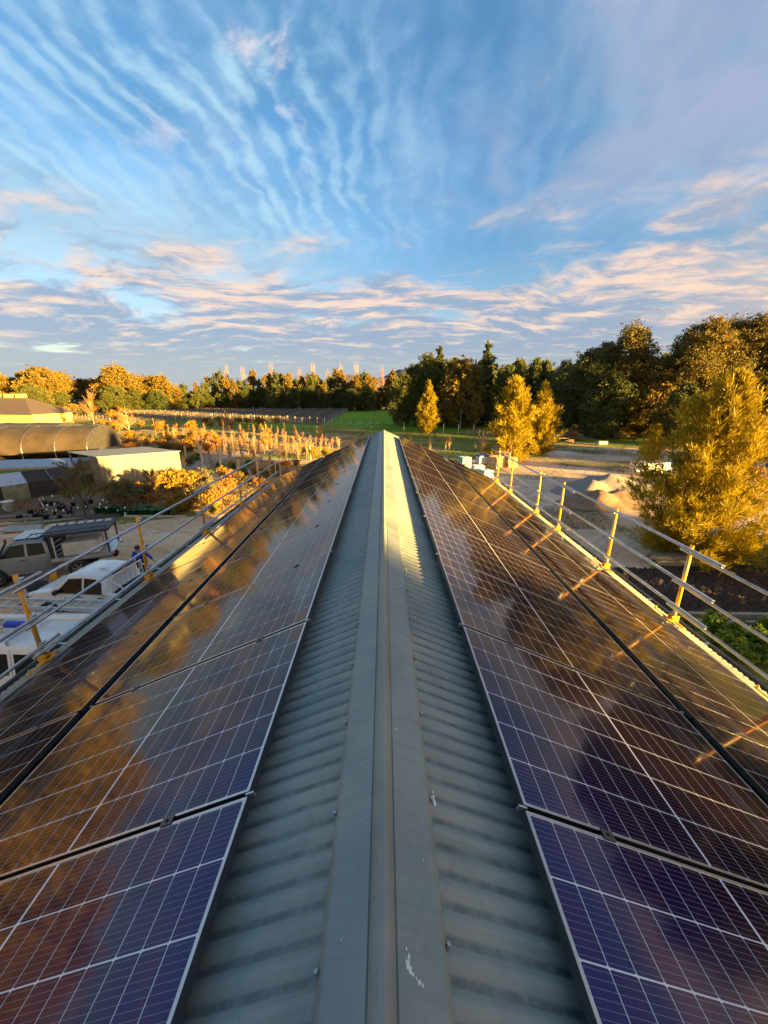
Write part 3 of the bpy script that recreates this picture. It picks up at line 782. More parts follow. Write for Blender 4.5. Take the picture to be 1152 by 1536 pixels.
def dome_tree(name, label, cat, seed, h, w, nclump, per, size, lm, bark, ragged=.5, low=.25, conic=0.0, r0=None, gap=0.0, elong=1.6, droop=.1):
    rr = random.Random(seed); cs, rs = [], []
    for i in range(nclump):
        t = (i + .5) / nclump; z = h * (low + (.94 - low) * t)
        prof = math.sin(math.pi * min(1, (.18 + .82 * t)) ** .9) ** .6 if conic == 0 else (1 - t) ** .7 * (1 - .25 * (1 - t) ** 4)
        a = i * 2.399 + rr.uniform(-.5, .5); rad = w * .5 * prof * rr.uniform(.30, .98)
        cs.append((rad * math.cos(a), rad * math.sin(a), z + rr.uniform(-.04, .04) * h)); rs.append(w * rr.uniform(.10, .23) * (1 - .3 * t))
    e = empty(name, (0, 0, 0), label, cat)
    me = clump_crown('crown', lm, seed, cs, rs, per, size, elong=elong, droop=droop, ragged=ragged)
    link('crown', me, e)
    limbs = [(max(.2, c[2] / h * .75 - .12) / .8, c) for c in cs[::2]]
    link('trunk', trunk_mesh('trunk', bark, seed, h, r0 or h * .016, [(min(.95, max(.15, t)), c) for t, c in limbs], .02, .9), e)
    return e

def casuarina(name, label, seed, h, w, nbr, per_tuft, tufts, nl, nw, low=.05, lm=None, fullness=1.0):
    rng = np.random.default_rng(seed); rr = random.Random(seed); P, D, T = [], [], []
    g = mb(M['wood_trunk']); r0 = h * .017
    g.path([(0, 0, -.1), (.02 * h, 0, h * .35), (.01 * h, .01 * h, h * .7), (0, 0, h * .97)], [r0, r0 * .75, r0 * .4, .01], 8)
    for i in range(nbr):
        t = (i + rr.random()) / nbr; z0 = h * (low + (.93 - low) * t)
        env = w * .5 * (min(1.0, (t + .12) / .28)) ** .7 * (1 - t) ** .85 * rr.choice((.55, .75, .9, 1.0, 1.12, 1.28)) + .1
        a = i * 2.399 + rr.uniform(-.4, .4); rise = (.35 + .9 * t) * env + h * .03
        drop = -.25 * env if t < .12 else 0
        base = np.array([0, 0, z0 - rise * .55]); base[2] = max(base[2], .3); tip = np.array([env * math.cos(a), env * math.sin(a), z0 + rise * .6 + drop])
        mid = (base + tip) / 2 + np.array([0, 0, -.10 * env])
        g.path([base, mid, tip], [r0 * .28 * (1 - .6 * t), r0 * .15, .008], 4)
        bt = rng.random(1)[0] * .4 + .3
        nt = max(3, int(tufts * (env / (w * .5) * .8 + .25)))
        s = rng.random(nt) ** .6 * .95 + .08
        c = ((1 - s) ** 2)[:, None] * base + (2 * s * (1 - s))[:, None] * mid + (s ** 2)[:, None] * tip
        c = c + rng.normal(size=(nt, 3)) * (.05 + .085 * env * s)[:, None] * np.array([1, 1, .8])
        dr = tip - base; dr = dr / np.linalg.norm(dr)
        idx = np.repeat(np.arange(nt), per_tuft)
        d = dr * .75 + np.array([0, 0, .45]) + rng.normal(size=(len(idx), 3)) * .55
        P.append(c[idx] + d * nl * .45 + rng.normal(size=(len(idx), 3)) * nl * .15); D.append(d)
        T.append(np.clip(bt + rng.normal(0, .18, nt)[idx] + rng.normal(0, .1, len(idx)), 0, 1))
    P = np.concatenate(P); D = np.concatenate(D); T = np.concatenate(T); P[:, 2] = np.maximum(P[:, 2], .05)
    V, F, t = cards(P, D, nl * rng.uniform(.6, 1.3, len(P)), nw, rng, T)
    e = empty(name, (0, 0, 0), label, 'tree')
    link('foliage', np_mesh('foliage', V, F, [lm or L['casuarina']], t), e); link('trunk', g.mesh('trunk'), e)
    return e

def stick_tree(name, label, cat, seed, h, spread, nb, bark, lm=None, nleaf=0, lsize=.05, upright=.6, r0=None):
    """bare or nearly bare young tree: many thin rising branches"""
    rr = random.Random(seed); g = mb(bark); r0 = r0 or h * .012; P, D = [], []
    g.path([(0, 0, -.05), (0.01 * h, 0, h * .5), (0, .01 * h, h * .95)], [r0, r0 * .6, r0 * .2], 5)
    for i in range(nb):
        t = .15 + .75 * (i + rr.random()) / nb; a = rr.uniform(0, 6.28); ln = h * (1 - t * .6) * rr.uniform(.25, .5)
        d = Vector((math.cos(a) * spread, math.sin(a) * spread, upright)).normalized(); b = Vector((0, 0, t * h * .8)); c = b + d * ln
        g.path([b, b.lerp(c, .5) + Vector((0, 0, .02 * h)), c + Vector((0, 0, .06 * h))], [r0 * .4, r0 * .28, r0 * .12], 3)
        for q in range(3):
            s = rr.uniform(.3, .95); p0 = b.lerp(c, s); d2 = (d + Vector((rr.uniform(-.6, .6), rr.uniform(-.6, .6), rr.uniform(-.1, .7)))).normalized()
            p1 = p0 + d2 * ln * .45; g.tube(p0, p1, r0 * .2, r0 * .08, 3, cap=False)
            for w in range(max(1, nleaf // (nb * 3)) if nleaf else 0): P.append(p0.lerp(p1, rr.random()) + Vector((rr.gauss(0, .03), rr.gauss(0, .03), rr.gauss(0, .03))) * h * .3); D.append(d2)
    e = empty(name, (0, 0, 0), label, cat)
    link('branches', g.mesh('branches'), e)
    if P:
        rng = np.random.default_rng(seed); P = np.array([tuple(p) for p in P]); D = np.array([tuple(d) for d in D]) + rng.normal(size=(len(P), 3)) * .5
        V, F, t = cards(P, D, lsize * 1.5, lsize, rng, rng.random(len(P)))
        link('leaves', np_mesh('leaves', V, F, [lm], t), e)
    return e

def shrub(name, label, cat, seed, h, w, per, size, lm, nc=7, stems=True, elong=1.8, droop=-.4):
    rr = random.Random(seed); cs, rs = [], []
    for i in range(nc):
        a = i * 2.4; q = w * .5 * rr.uniform(.15, .65); cs.append((q * math.cos(a), q * math.sin(a), h * rr.uniform(.35, .78))); rs.append(w * rr.uniform(.16, .3))
    e = empty(name, (0, 0, 0), label, cat)
    link('foliage', clump_crown('foliage', lm, seed, cs, rs, per, size, ragged=.7, elong=elong, droop=droop), e)
    if stems:
        g = mb(M['wood_trunk'])
        for c in cs: g.path([(0, 0, -.05), (c[0] * .4, c[1] * .4, c[2] * .5), c], [.025, .018, .006], 4)
        link('stem', g.mesh('stem'), e)
    return e

# ---- hero and mid casuarinas
cas_big = casuarina('casuarina_tree', 'x', 11, 9.1, 6.3, 135, 15, 50, .34, .034, low=.03)
cas_mid = Proto(casuarina('casuarina_tree', 'x', 12, 10, 6.0, 90, 12, 20, .55, .085, low=.03))
cas_mid2 = Proto(casuarina('casuarina_tree', 'x', 13, 10, 5.2, 80, 12, 20, .55, .085, low=.03))
cas_big.location = (15.5, 18.0, 0); cas_big['label'] = 'large golden casuarina standing beside the guardrail on the right'; cas_big['group'] = 'golden casuarinas'
cas_mid.place((15.2, 46.5, 0), .3, .99, 'golden casuarina with the broadest crown, behind the wrapped pallets', 'golden casuarinas')
cas_mid2.place((20.2, 50.5, 0), 1.3, .93, 'golden casuarina touching the broad one behind the pallets, on its right', 'golden casuarinas')
cas_mid2.place((8.9, 80, 0), 2.2, (.92, .92, 1.03), 'narrow golden casuarina alone in the green field', 'golden casuarinas')
cas_mid.place((31, 44.5, 0), 2.0, (.42, .42, .46), 'small golden casuarina at the back of the gravel yard', 'golden casuarinas')
# ---- tree prototypes (unit about 10 m, scaled on placing)
T_dark = [Proto(dome_tree('broadleaf_tree', 'x', 'tree', 21 + i, 15, 12.5, 36, 700, .23, [L['dark'], L['dark2'], L['dark']][i], M['wood_trunk'], low=.10)) for i in range(3)]
T_con = Proto(dome_tree('conifer_tree', 'x', 'tree', 31, 15, 6.5, 30, 330, .24, L['dark2'], M['wood_trunk'], low=.05, conic=1, droop=-.4, elong=2.4))
T_euc = [Proto(dome_tree('gum_tree', 'x', 'tree', 41 + i, 16, 9.0 + i, 26, 460, .34, [L['euca'], L['euca'], L['dark']][i], M['pale_trunk'], low=.08)) for i in range(3)]
T_gold = [Proto(dome_tree('gum_tree', 'x', 'tree', 51 + i, 15, 11.5 + 2 * i, 34, 560, .30, L['euca'], M['pale_trunk'], low=.12)) for i in range(2)]
T_bigr = [Proto(dome_tree('gum_tree', 'x', 'tree', 61 + i, 20, 14, 42, 950, .205, [L['olive'], L['olive']][i], M['wood_trunk'], low=.08)) for i in range(2)]
T_thin = Proto(dome_tree('sparse_tree', 'x', 'tree', 67, 13, 9.5, 26, 150, .30, L['dark'], M['wood_trunk'], low=.15))
T_pop = Proto(stick_tree('poplar_tree', 'x', 'tree', 71, 22, .22, 34, mat('poplar_twig', (.34, .18, .13), .9), upright=1.0, r0=.22))

placed = []
def put(pr, x, y, rz, s, kind, grp):
    o = pr.place((x, y, 0), rz, s); placed.append((grp, project(x, y)[0], kind, o)); o['group'] = grp
    return o
rt = random.Random(99)
# middle dark wood, right of the ridge line (about 85-100 m away)
G1 = 'dark trees behind the green field'
for (px, y, top, k) in [(603, 98, 562, 0), (622, 101, 546, 1), (640, 99, 534, 2), (655, 104, 524, 3), (676, 102, 540, 0), (690, 92, 536, 4), (706, 97, 546, 1), (724, 100, 518, 3), (745, 98, 560, 2), (768, 97, 556, 0),
                         (788, 98, 552, 3), (806, 96, 545, 3), (822, 97, 560, 1), (838, 92, 544, 2), (852, 94, 548, 3)]:
    x = (px - 576) / 576 * (y * .955 + 2.4); h = 8 + (589 - top) / 631.6 * (y + 2)
    pr = [T_dark[0], T_dark[1], T_dark[2], T_con, T_gold[0]][k]; h0 = [15, 15, 15, 15, 15][k]
    s = h / h0; put(pr, x, y, rt.uniform(0, 6), (s * (.72 if k != 3 else .8), s * .8, s), ['dense dark broadleaf tree', 'dense dark broadleaf tree', 'dense dark broadleaf tree', 'pointed dark conifer', 'spreading gum tree with forked pale trunk'][k], G1)
# tall trees at the right
G2 = 'tall trees behind the gravel yard'
for (px, y, top, k) in [(868, 78, 530, 2), (890, 84, 520, 0), (926, 76, 494, 4), (950, 82, 540, 1), (905, 72, 560, 2), (974, 70, 556, 5), (985, 84, 540, 0), (1006, 74, 500, 3), (1030, 70, 484, 3), (1062, 76, 486, 4), (1092, 70, 480, 3), (1125, 72, 478, 4),
                         (1160, 68, 470, 3), (1195, 66, 480, 4), (1140, 56, 560, 5), (1015, 60, 575, 2)]:
    x = (px - 576) / 576 * (y * .955 + 2.4); h = 8 + (589 - top) / 631.6 * (y + 2)
    pr = [T_dark[0], T_dark[1], T_dark[2], T_bigr[0], T_bigr[1], T_gold[1]][k]; h0 = [15, 15, 15, 20, 20, 15][k]
    s = h / h0; put(pr, x, y, rt.uniform(0, 6), (s * .95, s * .95, s), ['bushy dark tree', 'bushy dark tree', 'bushy dark tree', 'very tall dark tree with sunlit top', 'very tall olive tree with sunlit top', 'rounded golden-topped tree'][k], G2)
# the far wood, centre left
G3 = 'gum trees in the far wood'
px = 236
i = 0
while px < 612:
    y = rt.uniform(186, 204); top = rt.choice([578, 570, 566, 562, 560, 568]) + rt.uniform(-4, 4) - (8 if 400 < px < 440 or 500 < px < 520 else 0) + (10 if px < 290 else 0)
    x = (px - 576) / 576 * (y * .955 + 2.4); h = 8 + (589 - top) / 631.6 * (y + 2); k = i % 3
    s = h / 16; put(T_euc[k], x, y, rt.uniform(0, 6), (s * .72, s * .72, s), ['slender olive gum tree', 'olive gum tree with sunlit top', 'dark slender gum tree'][k], G3)
    if i % 2 == 0:
        x2 = x + rt.uniform(-3, 3); s2 = s * .8; put(T_dark[i % 3], x2, y - 7, rt.uniform(0, 6), (s2 * .9, s2 * .9, s2 * .85), 'low dark tree', G3)
    px += rt.uniform(6.5, 11); i += 1
G7 = 'dark trees deeper in the wood'
for j in range(24):
    y = rt.uniform(112, 146); x = 14 + j * 3.6 + rt.uniform(-3, 3); h = rt.uniform(16, 18.5); s = h / 15
    put(T_dark[j % 3], x, y, rt.uniform(0, 6), (s * .9, s * .9, s), 'dark broadleaf tree', G7)
G4 = 'bare poplars above the far wood'
for (px, top) in [(346, 543), (370, 547), (411, 541), (452, 548), (473, 541), (493, 551), (513, 542), (536, 541), (573, 546), (612, 546)]:
    y = 212; x = (px - 576) / 576 * (y * .955 + 2.4); h = 8 + (589 - top) / 631.6 * (y + 2)
    put(T_pop, x, y, rt.uniform(0, 6), (h / 22 * .8, h / 22 * .8, h / 22), 'bare pinkish poplar spire', G4)
# left treeline, sunlit gold
G5 = 'sunlit gum trees of the left treeline'
px = -60; i = 0
while px < 262:
    y = rt.uniform(168, 196); top = 560 + 6 * math.sin(px * .06) + rt.uniform(-7, 7)
    x = (px - 576) / 576 * (y * .955 + 2.4); h = 8 + (589 - top) / 631.6 * (y + 2); k = i % 2
    s = h / 15; put(T_gold[k], x, y, rt.uniform(0, 6), (s * 1.05, s * 1.05, s), ['rounded golden gum tree', 'broad golden gum tree'][k], G5)
    put(T_dark[i % 3], x + 4, y - 10, rt.uniform(0, 6), (s * .75, s * .75, s * .58), 'low dark tree', G5)
    px += rt.uniform(12, 20); i += 1
# trees standing left of and behind the camera: they show in the panels and cast the shade on the near roof
G6 = 'trees around the yard outside the view'
for (x, y, h, k) in [(-43, 24, 14, 0), (-40, 15, 16, 1), (-36, 6, 14, 0), (-42, -1, 17, 1), (-52, 33, 15, 1), (-52, 9, 18, 0), (-38, -8, 14, 1)]:
    s = h / 15; put(T_gold[k], x, y, rt.uniform(0, 6), (s * .95, s * .95, s), 'golden gum tree left of the parked utes', G6)
for (x, y, h, k) in [(54, -3.5, 13, 0), (51, 36.5, 19, 0), (63, 31.8, 23, 1), (62, 32, 23, 2), (55, 37, 22, 1), (57, 33, 21, 0), (66, 28, 22, 0)]:
    s = h / 15; put(T_dark[k], x, y, rt.uniform(0, 6), (s * .72, s * .72, s), 'dark tree to the right of the shed', G6)
for (x, y, h) in [(30, -20.6, 12.6), (38, -28.5, 14.5), (22, -21, 11.5), (33, -24.4, 12.5), (24, -29, 14), (26, -17.3, 11.6), (32, -19.6, 11.8)]:
    s = h / 13; put(T_thin, x, y, rt.uniform(0, 6), s, 'sparse tree behind the camera', G6)
# labels: order in each group from the left
from collections import defaultdict
gd = defaultdict(list)
for g_, px_, k_, o_ in placed: gd[(g_, k_)].append((px_, o_))
for (g_, k_), lst in gd.items():
    lst.sort(key=lambda t: t[0])
    for j, (_, o_) in enumerate(lst):
        where = {G1: 'behind the green field', G2: 'behind the gravel yard', G3: 'in the far wood', G4: 'above the far wood', G5: 'on the left horizon', G6: 'off the frame', G7: 'deep behind the green field'}[g_]
        o_['label'] = f'{k_}, {ordw(j)} from the left {where}' if len(lst) > 1 else f'{k_} {where}'

# ------------------------------------------------------------------ vineyard and white posts
def vine_row_mesh(n, seed, length):
    rng = np.random.default_rng(seed); x = rng.random(n) * length; P = np.stack([x, rng.normal(0, .15, n), .55 + rng.random(n) * .95], 1)
    D = rng.normal(size=(n, 3)); D[:, 2] += .8
    return cards(P, D, .55, .05, rng, rng.random(n))
vr = empty('vine_row', (0, 0, 0), 'bare grape vines on wires, one row of the far vineyard', 'vine row', 'vine rows of the far vineyard')
V, F, t = vine_row_mesh(3200, 3, 84); vo = link('canes', np_mesh('canes', V, F, [L['dry'] if False else M['vinecane']], t), vr); vo['kind'] = 'stuff'
pm = mb(M['postwood']).tube((0, 0, -.1), (0, 0, 1.6), .05, n=5).mesh('post')
for k in range(13): link('post', pm, vr, (k * 7.0, 0, 0))
g = mb(M['galv'])
for z in (.7, 1.1, 1.5): g.tube((0, 0, z), (84, 0, z), .006, n=3)
link('wire', g.mesh('wire'), vr)
vp = Proto(vr)
for k in range(22):
    y = 104 + k * 3.5; x1 = -16.2 ; 
    o = vp.place((x1 - 84 * min(1, .80 + k * .02), y, 0), 0, (min(1, .80 + k * .02), 1, 1)); o['label'] = f'bare vine row on wires, {ordw(k)} row from the near edge of the vineyard'
# strainer posts with braces at the row ends
def make_strainer():
    e = empty('strainer_post', (0, 0, 0), 'x', 'fence post')
    mb(M['postwood']).tube((0, 0, -.1), (0, 0, 1.75), .085, n=8).build('post', parent=e)
    mb(M['postwood']).tube((1.5, .1, .1), (.1, 0, 1.25), .05, n=6).build('brace', parent=e)
    return e
st = Proto(make_strainer())
for i, px in enumerate([498, 512, 526, 541, 556, 567]):
    y = 101 - i * 1.8; x = (px - 576) / 576 * (y * .955 + 2.4)
    st.place((x, y, 0), math.pi, 1.0, f'pale strainer post with brace, {ordw(i)} from the left at the edge of the green field', 'strainer posts by the green field')
wp = tag(mb(M['postwood']).box((0, 0, .75), (.17, .17, 1.65), bev=.02).build('field_post'), 'x', 'fence post'); wpp = Proto(wp)
pxs = [264 + 9.1 * i for i in range(16)] + [410 + 11 * i for i in range(8)]
for i, px in enumerate(pxs):
    q = (px - 264) / (571 - 264); y = 129 - 31 * q; x = (px - 576) / 576 * (y * .955 + 2.4)
    wpp.place((x, y, 0), rt.uniform(0, 1), rt.uniform(.9, 1.15), f'pale timber post, {ordw(i)} from the left in the line below the vineyard', 'pale posts in a line below the vineyard')
for i, px in enumerate([606, 634, 648, 665, 687, 710]):
    y = 84 - i * 1.2; x = (px - 576) / 576 * (y * .955 + 2.4)
    wpp.place((x, y, 0), 0, (.9, .9, 1.2), f'pale timber post, {ordw(i)} from the left in the grass right of the ridge', 'pale posts right of the ridge')
# ------------------------------------------------------------------ nursery: saplings, shrubs, stakes
SAP = [Proto(stick_tree('sapling', 'x', 'sapling', 81, 2.4, .32, 16, M['pinktwig'], L['pink'], 330, .06, .9, .016)),
       Proto(stick_tree('sapling', 'x', 'sapling', 82, 2.2, .40, 18, M['twig'], L['rust'], 230, .06, .8, .018)),
       Proto(stick_tree('sapling', 'x', 'sapling', 83, 2.6, .30, 16, M['pinktwig'], L['dry'], 330, .06, .9, .016))]
rn = random.Random(5)
cnt = 0
rows = [(40.5, -22, -9), (43.8, -19, -7), (46, -22, -6.5), (51.5, -24, -7), (54, -26, -6), (56.5, -28, -6), (59.5, -36, -7), (62.5, -38, -8), (66, -40, -9), (70, -42, -10), (75, -44, -11), (81, -36, -9)]
for ri, (y, xa, xb) in enumerate(rows):
    n = int((xb - xa) / (1.05 if ri < 6 else 1.7))
    for k in range(n):
        x = xa + (xb - xa) * (k + .5) / n + rn.uniform(-.25, .25)
        if math.sin(k * 1.3 + ri * 2.1) + rn.uniform(-.6, .6) > .75: continue
        pr = SAP[0 if ri in (1, 2, 4, 5) else (1 if rn.random() < .6 else 2)]
        pr.place((x, y + rn.uniform(-.4, .4), 0), rn.uniform(0, 6), (rn.uniform(.55, 1.0),) * 2 + (rn.uniform(.6, 1.3),), f'thin staked sapling, {ordw(k)} from the left in the {ordw(ri)} nursery row', f'saplings in nursery row {ordw(ri)}')
        cnt += 1
SH = {'gold': Proto(shrub('nursery_shrub', 'x', 'shrub', 91, 1.7, 2.0, 300, .085, L['gold'])),
      'rust': Proto(shrub('nursery_shrub', 'x', 'shrub', 92, 1.5, 1.8, 300, .08, L['rust'])),
      'green': Proto(shrub('nursery_shrub', 'x', 'shrub', 93, 1.6, 2.1, 320, .085, L['shrub'])),
      'lush': Proto(shrub('nursery_shrub', 'x', 'shrub', 94, 1.2, 1.6, 300, .085, L['lush'])),
      'yel': Proto(shrub('nursery_shrub', 'x', 'shrub', 95, 1.9, 1.6, 300, .07, L['yel']))}
desc = {'gold': 'golden-leaved', 'rust': 'rusty orange', 'green': 'grey-green', 'lush': 'bright green', 'yel': 'bright yellow'}
shl = []
def bush(kind, x, y, s, z=0): shl.append((kind, x, y, s * (.72 if kind == 'green' and x < 0 else .9)))
def atg(px, py):
    v = (py - 768) / 576; t = CAMH / (math.sin(PITCH) + v * math.cos(PITCH)); return (px - 576) / 576 * t, (math.cos(PITCH) - v * math.sin(PITCH)) * t
for (px, py, k, s) in [(190, 752, 'green', 1.0), (205, 740, 'gold', .7), (224, 745, 'gold', .7), (243, 735, 'gold', .6), (214, 755, 'green', 1.3), (232, 760, 'rust', .8), (262, 744, 'gold', 1.4), (280, 728, 'green', 1.1), (262, 726, 'green', .8), (285, 742, 'gold', 1.2), (268, 772, 'gold', 1.0), (283, 764, 'green', 1.0),
                       (300, 752, 'green', 1.3), (318, 745, 'green', 1.2), (305, 728, 'green', 1.4), (312, 768, 'gold', .9), (330, 760, 'rust', 1.0), (345, 742, 'rust', 1.1), (360, 760, 'yel', .6), (352, 728, 'rust', 1.0), (338, 724, 'gold', 1.0), (377, 748, 'yel', .6), (390, 735, 'rust', .8), (372, 732, 'green', 1.0), (322, 776, 'yel', .6),
                       (400, 720, 'yel', .7), (414, 712, 'gold', .8), (385, 718, 'rust', .8), (366, 716, 'lush', .8), (430, 706, 'rust', .8), (470, 690, 'yel', 1.0), (462, 688, 'yel', 1.1), (488, 688, 'yel', .9), (497, 690, 'yel', .8), (445, 700, 'green', .8),
                       (330, 705, 'lush', .8), (285, 700, 'green', 1.0), (295, 692, 'lush', .8), (350, 704, 'lush', .7), (374, 700, 'lush', .8)]:
    x, y = atg(px, py); bush(k, x, y, s)
for i in range(64):
    px = rn.uniform(185, 330); py = rn.uniform(655, 682); x, y = atg(px, py); bush(rn.choice(['gold', 'rust', 'rust', 'gold', 'green', 'lush']), x, y, rn.uniform(.7, 1.2))
for i in range(26):
    px = rn.uniform(150, 420); py = rn.uniform(636, 652); x, y = atg(px, py); bush(rn.choice(['rust', 'gold', 'rust']), x, y, rn.uniform(1.0, 1.7))
for i in range(26):
    px = rn.uniform(60, 210); py = rn.uniform(614, 636); x, y = atg(px, py); bush(rn.choice(['rust', 'gold', 'rust', 'green']), x, y, rn.uniform(1.5, 2.6))
for i in range(46):
    px = rn.uniform(800, 1010); py = rn.uniform(655, 662); x, y = atg(px, py); bush(rn.choice(['green', 'green', 'lush', 'rust', 'gold']), x, y, rn.uniform(.6, 1.3))
for (px, py, s) in [(1140, 690, 1.4), (1150, 700, 1.2), (1128, 720, 1.0), (1146, 740, 1.0)]:
    x, y = atg(px, py); bush('rust', x, y, s)
for (x, y, s) in [(-29, 20, 1.4), (-33, 23, 1.5)]: bush('green', x, y, s)
for (x, y, s) in [(26, 3.5, 2.2), (29, 1.2, 2.3), (24, 1.0, 2.0), (31.5, 5, 2.2)]: bush('green', x, y, s)  # unseen shrubs right of the view, added to shade the near ground
byk = defaultdict(list)
for (k, x, y, s) in shl: byk[k].append((project(x, y)[0], x, y, s))
for k, lst in byk.items():
    lst.sort()
    for j, (_, x, y, s) in enumerate(lst):
        nm = (ordw(j) if j < 50 else ordw(len(lst) - 1 - j) + ' from the right,') 
        SH[k].place((x, y, 0), rn.uniform(0, 6), s * rn.uniform(.92, 1.08), f'{desc[k]} shrub on the ground, {nm} of this colour' + (' counted from the left' if j < 50 else ''), f'{desc[k]} shrubs')
# larger individual plants
def one(e, loc, label, s=1.0, rz=0, group=None):
    e.location = (*loc, 0); e.scale = (s,) * 3 if not isinstance(s, tuple) else s; e.rotation_euler = (0, 0, rz); e['label'] = label
    if group: e['group'] = group
    return e
one(stick_tree('bare_shrub_tree', 'x', 'tree', 101, 4.4, .75, 40, M['wood_trunk'], L['shrub'], 3000, .06, .75, .06), atg(128, 775), 'bushy grey-green tree with bare stems behind the grey ute')
one(shrub('olive_tree', 'x', 'tree', 102, 2.7, 2.6, 700, .07, L['shrub'], 9), atg(188, 768), 'rounded grey-green tree by the near corner of the white shed', 1.0)
one(stick_tree('bare_tree', 'x', 'tree', 103, 4.6, .5, 34, M['twig'], L['rust'], 700, .07, .85, .05), atg(142, 641), 'bare orange tree glowing above the shade tunnel', 2.0)
one(stick_tree('bare_tree', 'x', 'tree', 104, 4.6, .8, 34, M['twig'], L['rust'], 900, .07, .6, .05), atg(195, 652), 'wide bare orange tree right of the shade tunnel', 1.3)
one(stick_tree('young_tree', 'x', 'tree', 105, 4.6, .6, 36, M['twig'], L['gold'], 1800, .08, .8, .05), atg(402, 688), 'young tree with golden leaves in the middle of the saplings', 1.05)
one(stick_tree('bare_tree', 'x', 'tree', 106, 3.6, .7, 26, M['twig'], L['rust'], 500, .07, .7, .04), atg(341, 652), 'bare spreading tree between the saplings and the white posts', 1.4)
one(stick_tree('bare_tree', 'x', 'tree', 107, 4.0, .7, 40, M['pinktwig'], L['dry'], 400, .05, .8, .05), atg(722, 690), 'bare many-stemmed tree beside the wrapped pallets', 1.0)
one(stick_tree('young_tree', 'x', 'tree', 108, 3.2, .7, 26, M['wood_trunk'], L['gold'], 1200, .09, .8, .04), atg(233, 752), 'young tree with pale stem and golden leaves in front of the white shed', .9)
one(stick_tree('bare_tree', 'x', 'tree', 109, 3.4, .6, 26, M['twig'], L['rust'], 500, .07, .8, .04), atg(480, 668), 'small bare orange tree left of the ridge end', 1.0)
# rows of small staked plants on the right of the ridge
for i, px in enumerate(sorted(rn.uniform(600, 722) for _ in range(34))):
    py = rn.uniform(655, 680); x, y = atg(px, py)
    SAP[2 if i % 2 else 0].place((x, y, 0), rn.uniform(0, 6), rn.uniform(.55, .95), f'small dry sapling in the grass right of the roof ridge, {ordw(i)} from the left', 'dry saplings right of the ridge')
# thick timber posts and rails of the nursery
np_ = tag(mb(M['postwood']).tube((0, 0, -.1), (0, 0, 2.3), .11, .10, n=8).build('timber_post'), 'x', 'post'); npp = Proto(np_)
for i, (px, py, s) in enumerate([(281, 699, 1.0), (305, 703, 1.1), (333, 711, 1.1), (345, 692, 1.0), (360, 715, .75), (388, 720, .95), (421, 716, .55), (301, 690, 1.0), (466, 690, .8), (414, 714, .7)]):
    x, y = atg(px, py); npp.place((x, y, 0), i, s, f'thick sunlit timber post among the nursery plants, {ordw(i)} placed from the shed side', 'thick timber posts in the nursery')
for i, (a, b) in enumerate([((360, 722), (421, 738)), ((388, 722), (432, 732)), ((232, 760), (330, 742)), ((240, 764), (200, 752))]):
    p, q = atg(*a), atg(*b)
    g = mb(M['postwood']).tube((*p, .25), (*q, .25), .035, n=6); tag(g.build('timber_rail'), f'low pale timber rail between nursery beds, {ordw(i)} of four', 'rail', 'low rails in the nursery')

# pots and grow bags
def make_pot(m, r, h):
    e = empty('plant_pot', (0, 0, 0), 'x', 'plant pot')
    mb(m).lathe([(0.0, 0), (r * .8, 0), (r, h), (r * 1.08, h), (r * 1.08, h - .02), (r * .9, h - .03), (0, h - .04)], n=12).build('pot', parent=e)
    g = mb(M['twig'])
    for k in range(4): g.tube((0, 0, h - .04), (rn.uniform(-.2, .2), rn.uniform(-.2, .2), h + rn.uniform(.3, .7)), .008, .003, 3)
    g.build('stem', parent=e)
    return e
pg, pb = Proto(make_pot(M['potgreen'], .19, .38)), Proto(make_pot(M['pot'], .16, .28))
k = 0
for (cx, cy, nx, ny) in [(-16.0, 25.1, 9, 3), (-18.9, 25.6, 5, 3)]:
    for i in range(nx):
        for j in range(ny):
            pg.place((cx + (i - nx / 2) * .43 + rn.uniform(-.05, .05), cy + j * .45 + rn.uniform(-.05, .05), 0), rn.uniform(0, 6), rn.uniform(.9, 1.15), f'green grow bag in the block behind the utes, {ordw(k)} from its left end' , 'green grow bags'); k += 1
k = 0
for (_, x, y) in sorted((project(x, y)[0], x, y) for (x, y) in [(-21.5 - rn.random() * 4, 24.0 + rn.random() * 4) for _ in range(30)]):
    pb.place((x, y, 0), rn.uniform(0, 6), rn.uniform(.8, 1.2), f'black nursery pot with bare stems on the dark soil, {ordw(k)} from the left', 'black pots behind the grey ute'); k += 1
sheet('nursery_soil', [(-19, 23.8), (-24, 23.6), (-31, 24.5), (-30, 29), (-24, 31), (-14, 29), (-13, 26.5)], .008, mat('nursery_earth', (.15, .105, .07), .95, var=.35, scale=2, bump=.8, coords='World', c2=(.09, .08, .04)), .4, 1.5, 21)
g = mb(M['postwood']); g.box((-15.4, 24.6, .06), (4.2, .12, .12)); tag(g.build('edging_timber'), 'long pale edging timber in front of the green grow bags', 'timber')
# white tags tied on plants
tg = mb(M['sticker'])
for i in range(26):
    x, y = atg(rn.uniform(60, 200), rn.uniform(762, 790)); z = rn.uniform(.5, 1.2); tg.box((x, y, z), (.02, .09, .13), Matrix.Rotation(rn.uniform(0, 3), 3, 'Z'))
o = tg.build('plant_tags'); tag(o, 'white paper tags tied to the plants behind the grey ute', 'tags', kind='stuff')

